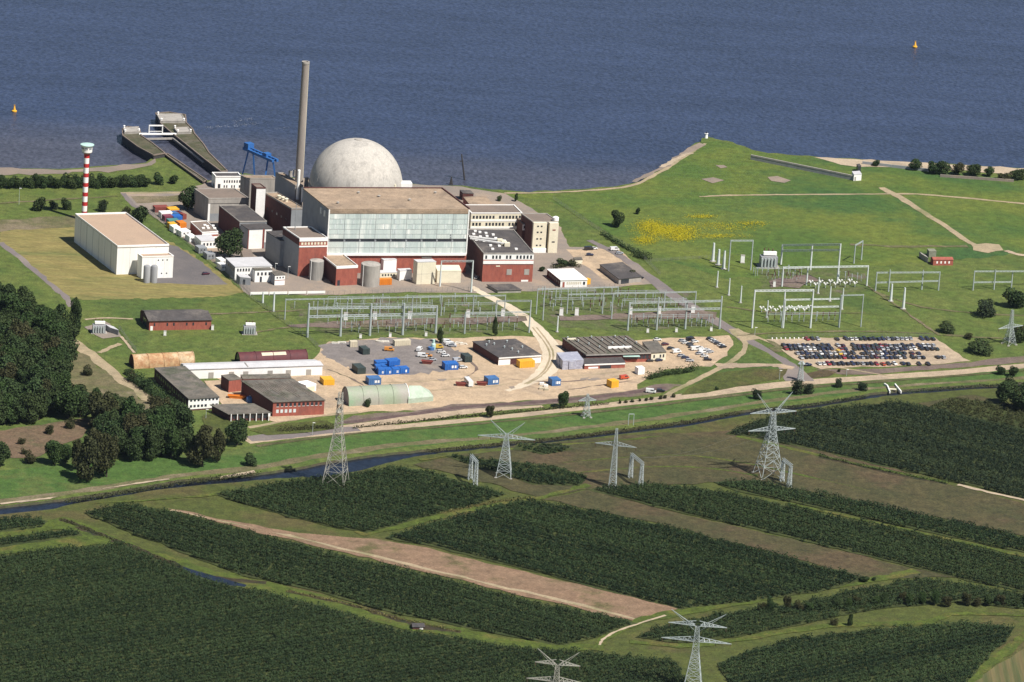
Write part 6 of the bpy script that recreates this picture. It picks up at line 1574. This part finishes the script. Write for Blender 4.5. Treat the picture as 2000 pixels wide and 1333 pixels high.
for k, (x, y) in enumerate([(655,671),(668,670),(742,668),(752,668),(884,672),(896,671),(905,673)]):
    p = G(x, y); r = root('timber_stack', 'small pale timber stack, %s from left along the yard back edge' % EL[k], 'timber', p, 'timber stacks along the yard back edge')
    for q in range(5): box('plank', p + Vector((random.uniform(-.3,.3), .5*(q % 3) - .5, .25 + .35*(q // 3))), Vector((4.0,random.uniform(-.4,.4),0)), Vector((0,.4,0)), Z*.3, MAT['beige_paint' if q % 2 else 'white_clad'], r)
# stacked pallets by the railway
for k, (x, y) in enumerate([(1058,752),(1066,756),(1057,761),(1067,763)]):
    p = G(x, y); r = root('pallet_stack', 'pale pallet stack, %s beside the small blue container' % EL[k], 'pallets', p, 'pallet stacks by the railway')
    for q in range(4): box('pallet', p + Z*(.15 + .32*q), Vector((2.2,.1*q,0)), Vector((-.1*q,1.8,0)), Z*.24, MAT['white_clad' if k < 2 else 'beige_paint'], r)
p = G(846,683); r = root('blue_drum', 'tall pale blue drum beside the yellow truck', 'drum', p); lathe('shell', p, [(1.2,0),(1.2,3.0),(.7,3.6),(.7,5.5)], MAT['mint'], r, 14); lathe('base', p + Vector((-1,-1,0)), [(1.7,0),(1.7,1.6)], MAT['mid_blue_paint'], r, 14)
for k in range(8):
    p = G(1508 + 8.6*k, 663.5 - .1*k); r = root('marker_post', 'low white marker, %s from left at the car park corner' % EL[k], 'marker', p, 'white markers at the car park corner'); lathe('post', p, [(.35,0),(.35,.9),(.15,1.1)], MAT['white_paint'], r, 8); lathe('foot', p, [(.5,0),(.5,.15)], MAT['concrete'], r, 8)

# ---------------------------------------------------------------- trees, shrubs and hedges
random.seed(31)
for x, y, h, w, v, lb in [(1208,444,38,34,'t4','round dark tree alone at the meadow edge'),(1245,419,17,12,'b0','small dark bush right of the meadow tree'),(449,505,68,66,'t0','big round dark tree in the plant yard'),(366,411,54,46,'t4','dark tree at the back of the coloured containers'),(270,436,44,46,'b0','dark bushy tree behind the storage hall'),(245,425,26,26,'b1','brownish bush behind the storage hall'),
        (75,412,34,32,'b0','dark bush left of the striped tower'),(130,410,28,26,'b0','dark bush close left of the striped tower'),(105,408,18,24,'b2','low bush between two dark bushes left of tower'),(200,414,28,22,'b2','pale grey-green shrub right of the striped tower'),(310,361,28,26,'b0','rounded bush at the right end of bank trees'),(338,359,22,24,'b0','rounded bush alone by the intake basin'),(423,366,18,20,'b2','dark shrub left of the pump house'),
        (975,393,13,13,'b0','small shrub behind the office wing by shore'),(1008,394,17,12,'t1','small dark tree behind the office wing'),(858,670,32,20,'t1','dark narrow tree at the back of asphalt yard'),(965,657,40,16,'t1','tall narrow dark tree behind dark workshop'),(955,672,14,26,'b0','low bush behind the dark workshop roof'),(1100,797,35,30,'t3','leafy tree between road and railway'),(956,817,27,22,'t2','small tree left between road and railway'),
        (1478,780,24,24,'b2','round grey bush on the dike near horned pylon'),(1556,771,36,28,'b2','larger round bush on the dike by junction'),(1578,770,26,24,'b2','smaller round bush on the dike by junction'),(1638,757,20,20,'b2','round bush on dike below the car park'),(1684,763,20,24,'b2','last round bush on dike before the sluice'),(1638,727,8,8,'b1','tiny bush at the road edge below car park'),
        (1850,650,24,42,'b0','spreading bush left of the right edge pylon'),(1916,690,28,66,'b0','wide low bush below the right edge pylon'),(1926,618,36,50,'b2','spreading tree at the right above the pylon'),(1985,600,46,60,'b0','dark bush cluster at the right edge'),(1990,668,40,46,'b0','bush at the right edge behind the pylon'),(1890,662,14,20,'b1','small bush between the two right bushes'),(1955,732,22,24,'b0','bush on dike near the right edge, left one'),(1978,735,26,26,'b0','bush on dike near the right edge, right one'),
        (1960,790,54,46,'t0','dark tree by the canal at the right edge'),(1995,805,64,60,'t4','largest dark tree at the right edge by canal'),(2030,800,66,60,'t1','tree cut by the right photo edge'),(1975,765,34,36,'b0','bush before the dark trees at right edge'),
        (1710,325,16,18,'b0','small round tree on the beach beside the kiosk'),(1787,333,24,32,'t4','first larger tree on the beach'),(1822,340,28,32,'t0','second larger tree on the beach'),(1842,341,32,34,'t4','tallest tree in the beach clump'),(1872,342,24,32,'t2','brownish tree in the beach clump'),(1902,344,28,38,'t0','dark tree at the right of beach clump'),(1932,345,20,26,'t3','pale green tree right of the beach clump'),(1960,352,16,30,'b1','low shrub on the beach near right edge'),(1990,351,24,40,'t0','dark tree on the beach at right edge'),
        (463,870,60,54,'t0','round dark tree beside the colonnade house'),(490,910,28,32,'b0','dark bush on the dike by the asphalt road'),(395,912,84,66,'t5','tall olive tree on the dike beside the wood'),(372,905,60,44,'t1','dark tree half behind the tall olive dike tree'),(424,902,66,40,'t5','olive tree right beside the tall dike tree'),(170,940,92,66,'t5','tallest brownish tree standing on the dike'),(208,932,86,58,'t2','brownish broad tree next to the tallest one'),(150,918,62,42,'t5','brownish tree left of the tallest one'),(190,905,70,60,'t2','brown-green tree behind the tallest dike tree'),
        (105,908,52,50,'t3','fresh green tree between clearing and dike'),(128,905,40,36,'t3','smaller green tree beside the brownish dike trees'),(60,905,26,30,'b1','bush at the lower edge of the clearing'),(0,912,60,50,'t0','dark tree at the left edge above the dike'),(-30,905,66,60,'t4','dark tree cut by the left photo edge'),(146,645,66,40,'t1','tall dark tree standing alone at the wood top corner'),
        (172,734,22,26,'b1','low bush at the wood edge by the track'),(262,745,22,30,'b1','olive bush at the left of the rusty hut'),(285,760,26,34,'b0','dark shrubs beside the long grey-roof office'),(250,732,14,22,'b0','small shrub by the rusty hut foot'),(300,790,22,26,'b1','low shrub between track and office'),(320,800,24,30,'b0','dark shrub at the lower end of track'),(42,868,16,18,'b1','young tree in the sandy clearing, left'),(95,848,22,22,'b1','young tree in the sandy clearing, middle'),(136,838,24,22,'b1','young tree in the sandy clearing, right'),(48,888,14,16,'b1','lowest young tree in the sandy clearing'),
        (718,795,20,16,'b0','dark bush in front of the vaulted hall'),(1100,520,18,30,'b0','bush below the office tower'),(1118,520,14,22,'b1','second bush below the office tower'),(1058,530,12,16,'b0','small bush beside the brick office'),(1232,540,16,24,'b1','shrub on the low dark-roofed shed side'),(1688,1137,16,24,'b0','dark bush at the corner of the middle orchard'),(1706,1135,10,12,'b0','small dark bush beside the orchard corner bush'),(1660,1224,26,16,'t1','dark upright tree at the lower farm lane'),(1628,1222,16,18,'b1','brown bush beside the lower farm lane'),(1400,762,8,10,'b0','tiny bush on the lens-shaped verge')]:
    tree(x, y, h, w, v, lb, 'bush' if v[0] == 'b' else 'tree', None, 'bush' if v[0] == 'b' else 'tree')
# trees of the wood at the left
wood = [(-60,600),(10,600),(52,618),(95,640),(122,650),(132,690),(128,730),(112,765),(140,795),(180,806),(250,828),(322,834),(362,846),(384,862),(382,888),(340,896),(285,900),(245,902),(205,880),(196,850),(186,815),(110,818),(0,836),(-60,845)]
pts = []; tries = 0
while len(pts) < 200 and tries < 14000:
    tries += 1
    x = random.uniform(-60, 355); y = random.uniform(595, 905)
    if not in_poly(x, y, wood): continue
    p = G(x, y)
    if any((p - q).length < 5.2 for q, _, _ in pts): continue
    pts.append((p, x, y))
pts.sort(key=lambda t: t[2])
for p, x, y in pts:
    hh = random.uniform(11, 20); ww = hh*random.uniform(.72, .98)
    v = random.choice(['t0','t0','t1','t4','t4','t4','t3','t0','t6','t2'])
    look = {'t0':'dark round-crowned','t4':'dark lobed','t1':'dark slender','t3':'fresh green round','t6':'fresh green slender','t2':'olive brown'}[v]
    size = 'small' if hh < 13.5 else 'tall' if hh > 17 else 'middling'
    zone = ('at the upper end of' if y < 660 else 'by the track side of' if x > 90 and y < 790 else 'at the left edge of' if x < 30 else 'in the heart of' if y < 745 else 'above the clearing in' if x < 185 and y < 850 else 'right of the clearing in' if y < 862 else 'along the dike side of')
    tree(x, y, 0, 0, v, '%s %s tree %s the dense left wood' % (size, look, zone), 'tree', 'trees of the wood at the left', 'tree', p, hh, ww)
for k in range(24):
    x = -20 + k*13.2 + random.uniform(-3,3); y = 369 - .1*k + random.uniform(-2.5,1.5)
    if x > 296: break
    tree(x, y, random.uniform(24,34), random.uniform(22,30), random.choice(['b0','b0','b0','t4']), 'dark bushy tree, %s from left in the row along the river bank' % EL[k], 'tree', 'trees along the left river bank')
for k in range(22):
    x = 1480 + 25*k + random.uniform(-7,7); y = 1196 + random.uniform(-6,6) - (k*1.1 if k < 12 else 13)
    tree(x, y, random.uniform(18,34), random.uniform(18,26), random.choice(['t2','t3','b1','t0']), 'fruit tree, %s from left in the loose row above the lower lane' % EL[k], 'tree', 'fruit trees along the lower farm lane')
for k in range(9):
    tree(1210 + 13*k + random.uniform(-3,3), 789 - 1.5*k, random.uniform(5,10), random.uniform(7,11), 'b1', 'tiny shrub, %s from left in the row between road and railway' % EL[k], 'bush', 'tiny shrubs beside the road', 'bush')
shrub_band('hedge', [(1265,742),(1300,733),(1340,728),(1358,722)], 'dark dense hedge beside the small car park', 5.0, 3.2)
shrub_band('hedge', [(1175,458),(1200,474),(1230,490),(1262,506)], 'dark hedge along the access road below the meadow', 3.0, 2.6)
shrub_band('hedge', [(1240,500),(1252,505),(1268,507)], 'dense dark thicket at the lower end of the hedge', 6.0, 3.6)
shrub_band('hedge', [(690,838),(760,830),(850,821),(940,813),(1060,802),(1190,790)], 'low uneven hedge between main road and gravel lane', 2.0, 1.6, 'olive')
shrub_band('hedge', [(545,842),(600,838),(650,836)], 'low dark shrubs on the lawn beside the brown pylon', 6.0, 1.6, 'olive')
shrub_band('hedge', [(1080,525),(1110,520),(1130,522)], 'planted strip of shrubs below the office tower', 5.0, 2.2, 'olive')
shrub_band('hedge', [(258,742),(285,760),(315,782),(345,805)], 'dark overgrown shrubs along the long grey-roof office', 8.0, 4.2)
shrub_band('reeds', [(130,982),(212,969),(300,955),(400,940),(500,928)], 'brown reeds lining the left part of the canal', 5.0, 1.4, 'olive', 'reeds')
shrub_band('reeds', [(830,885),(1000,868),(1100,858),(1250,839),(1350,826),(1450,807)], 'brown-green reeds filling the narrow canal', 4.0, 1.5, 'olive', 'reeds')
shrub_band('reeds', [(1470,804),(1600,790),(1690,776)], 'dark reeds in the canal below the horned pylon', 3.0, 1.2, 'dusky', 'reeds'); shrub_band('reeds', [(1770,768),(1900,757),(1990,751)], 'dark reeds in the canal right of the sluice', 3.0, 1.2, 'dusky', 'reeds')
shrub_band('reeds', [(118,1016),(180,1040),(250,1068),(310,1092),(360,1112)], 'brown reeds in the field ditch at left', 2.6, 1.2, 'olive', 'reeds'); shrub_band('reeds', [(560,1156),(680,1182),(760,1206),(900,1236)], 'brown reeds in the lower field ditch by the shed', 2.4, 1.1, 'reed', 'reeds')
shrub_band('hedge', [(1600,892),(1700,916),(1850,946)], 'thin dark hedge between orchard and stubble field', 1.6, 1.6, 'deep')
shrub_band('reeds', [(860,1004),(900,996),(980,980),(1040,974)], 'pale yellow reeds along the grass lane', 3.0, 1.0, 'reed', 'reeds')

# ---------------------------------------------------------------- orchards (rows nobody could count) and flowers
R1 = ((1000,1105),(1330,1190)); R2 = ((0,1300),(400,1240)); R3 = ((1400,1300),(1700,1240))
orchard('orchard_rows', [(415,966),(520,948),(780,912),(850,925),(990,967),(930,986),(860,1003),(790,1022),(715,1042),(660,1033),(540,1005)], R1, 'dark orchard block right of the brown lattice pylon', cat='orchard')
orchard('orchard_rows', [(750,1052),(860,1018),(1020,977),(1160,1000),(1320,1034),(1520,1083),(1690,1131),(1640,1150),(1500,1172),(1330,1191),(1180,1155),(1000,1107),(860,1073)], R1, 'large dark orchard block in the middle of the fields')
orchard('orchard_rows', [(165,1002),(240,985),(325,998),(480,1038),(680,1088),(900,1142),(1080,1184),(1245,1217),(1180,1240),(1100,1264),(1000,1246),(900,1226),(760,1196),(600,1152),(470,1125),(330,1070),(230,1032)], R1, 'long dark orchard strip below the sandy track')
orchard('orchard_rows', [(-40,1094),(120,1070),(240,1062),(330,1104),(400,1132),(480,1152),(560,1168),(680,1200),(790,1234),(900,1246),(1000,1266),(1160,1276),(1320,1292),(1345,1350),(-40,1350)], R2, 'vast dark orchard block filling the lower left corner', gap=.06)
orchard('orchard_rows', [(-40,1016),(60,1012),(98,1018),(80,1030),(-40,1048)], R2, 'small dark orchard strip at the left canal bank'); orchard('orchard_rows', [(-40,1058),(60,1046),(150,1036),(162,1048),(60,1062),(-40,1078)], R2, 'second dark orchard strip at the left edge')
orchard('orchard_rows', [(1145,957),(1260,945),(1400,960),(1540,990),(1800,1046),(2060,1106),(2060,1172),(1800,1114),(1660,1080),(1500,1042),(1300,996)], R1, 'long dark orchard strip beside the bright grass line')
orchard('orchard_rows', [(1395,943),(1480,940),(1560,957),(1700,985),(1900,1028),(2060,1066),(2060,1094),(1800,1038),(1640,1002),(1550,982),(1440,962)], R1, 'narrow dark orchard strip below the stubble field')
orchard('orchard_rows', [(1415,848),(1480,822),(1560,805),(1660,796),(1760,787),(1850,806),(1930,826),(2060,852),(2060,992),(1900,950),(1750,918),(1600,882),(1470,856)], R1, 'big dusky orchard block at the upper right', mat='dusky')
orchard('orchard_rows', [(1400,1296),(1480,1268),(1560,1246),(1720,1230),(1880,1216),(1985,1226),(1970,1250),(1920,1296),(1880,1350),(1430,1350)], R3, 'dark orchard block in the lower right corner')
orchard('orchard_rows', [(1240,1246),(1300,1222),(1400,1200),(1560,1180),(1680,1152),(1800,1130),(1900,1145),(2060,1172),(2060,1196),(1870,1178),(1720,1190),(1600,1214),(1440,1246),(1330,1258)], R3, 'dark orchard strip between the two farm lanes', gap=.14)
orchard('orchard_rows', [(1010,868),(1090,868),(1120,880),(1060,890),(1000,880)], R1, 'small thin crop patch beside the narrow canal', h=1.2, gap=.3); orchard('orchard_rows', [(868,890),(930,896),(1000,903),(1080,912),(1150,930),(1130,950),(1040,948),(985,928),(930,915)], R1, 'thin dark orchard around the one-arm pylon', h=2.0, gap=.12)
orchard('heath_scrub', [(1800,800),(1860,778),(1950,788),(2040,806),(2040,850),(1930,826)], R1, 'brownish scrub patch at the right above the dusky orchard', mat='olive', h=1.6, gap=.3, cat='scrub')
def flowers():
    groups = [((1285,450),44,14,4200),((1325,452),44,12,3600),((1268,440),26,10,1400),((1262,470),24,9,1500),((1330,465),30,8,1500),((1400,462),60,5,900),((1372,424),30,4,700),((1395,440),50,7,500),((1465,437),36,5,600),((1430,447),60,9,700)]
    C = []
    for (cx, cy), sx, sy, n in groups:
        for k in range(n): p = G(random.gauss(cx, sx*.5), random.gauss(cy, sy*.5)); C.append((p.x, p.y, LAYER[0]*.0025 + .08 + random.random()*.1))
    C = np.array(C); n = len(C)
    o = put(bpy.data.objects.new('wild_flowers', leaf_mesh('wild_flowers', C, rng.uniform(.25,.5,n), rng.random(n), LEAF['flower'], np.tile(np.array([[0, 0, 1.0]]), (n, 1)), .3)))
    props(o, 'patches of yellow wild flowers on the meadow', 'flowers', kind='stuff')
flowers()
def foam():
    C = []
    for (x0, y0), (x1, y1), n in [((400,250),(505,241),90),((455,238),(492,231),45),((540,252),(560,250),14)]:
        for k in range(n):
            t = random.random(); p = G(x0 + (x1-x0)*t + random.gauss(0,3), y0 + (y1-y0)*t + random.gauss(0,1.3), -2.45); C.append(tuple(p))
    C = np.array(C); n = len(C)
    o = put(bpy.data.objects.new('foam', leaf_mesh('foam', C, rng.uniform(.2,.5,n), rng.random(n), MAT['roof_white'], np.tile(np.array([[0, 0, 3.0]]), (n, 1)), .1)))
    props(o, 'white foam flecks drifting on the river', 'foam', kind='stuff')
foam()
# ---------------------------------------------------------------- air
def haze(density):
    m = bpy.data.materials.new('haze'); m.use_nodes = True
    nt = m.node_tree; nt.nodes.clear()
    o = nt.nodes.new('ShaderNodeOutputMaterial'); v = nt.nodes.new('ShaderNodeVolumePrincipled')
    v.inputs['Density'].default_value = density
    v.inputs['Color'].default_value = (.62, .76, 1.0, 1)
    v.inputs['Anisotropy'].default_value = 0.1
    nt.links.new(v.outputs[0], o.inputs['Volume'])
    b = box('haze', Vector((0, 5900, 448)), Vector((19000, 0, 0)), Vector((0, 21000, 0)), Vector((0, 0, 908)), m)
    props(b, kind='stuff')
haze(6.0e-6)
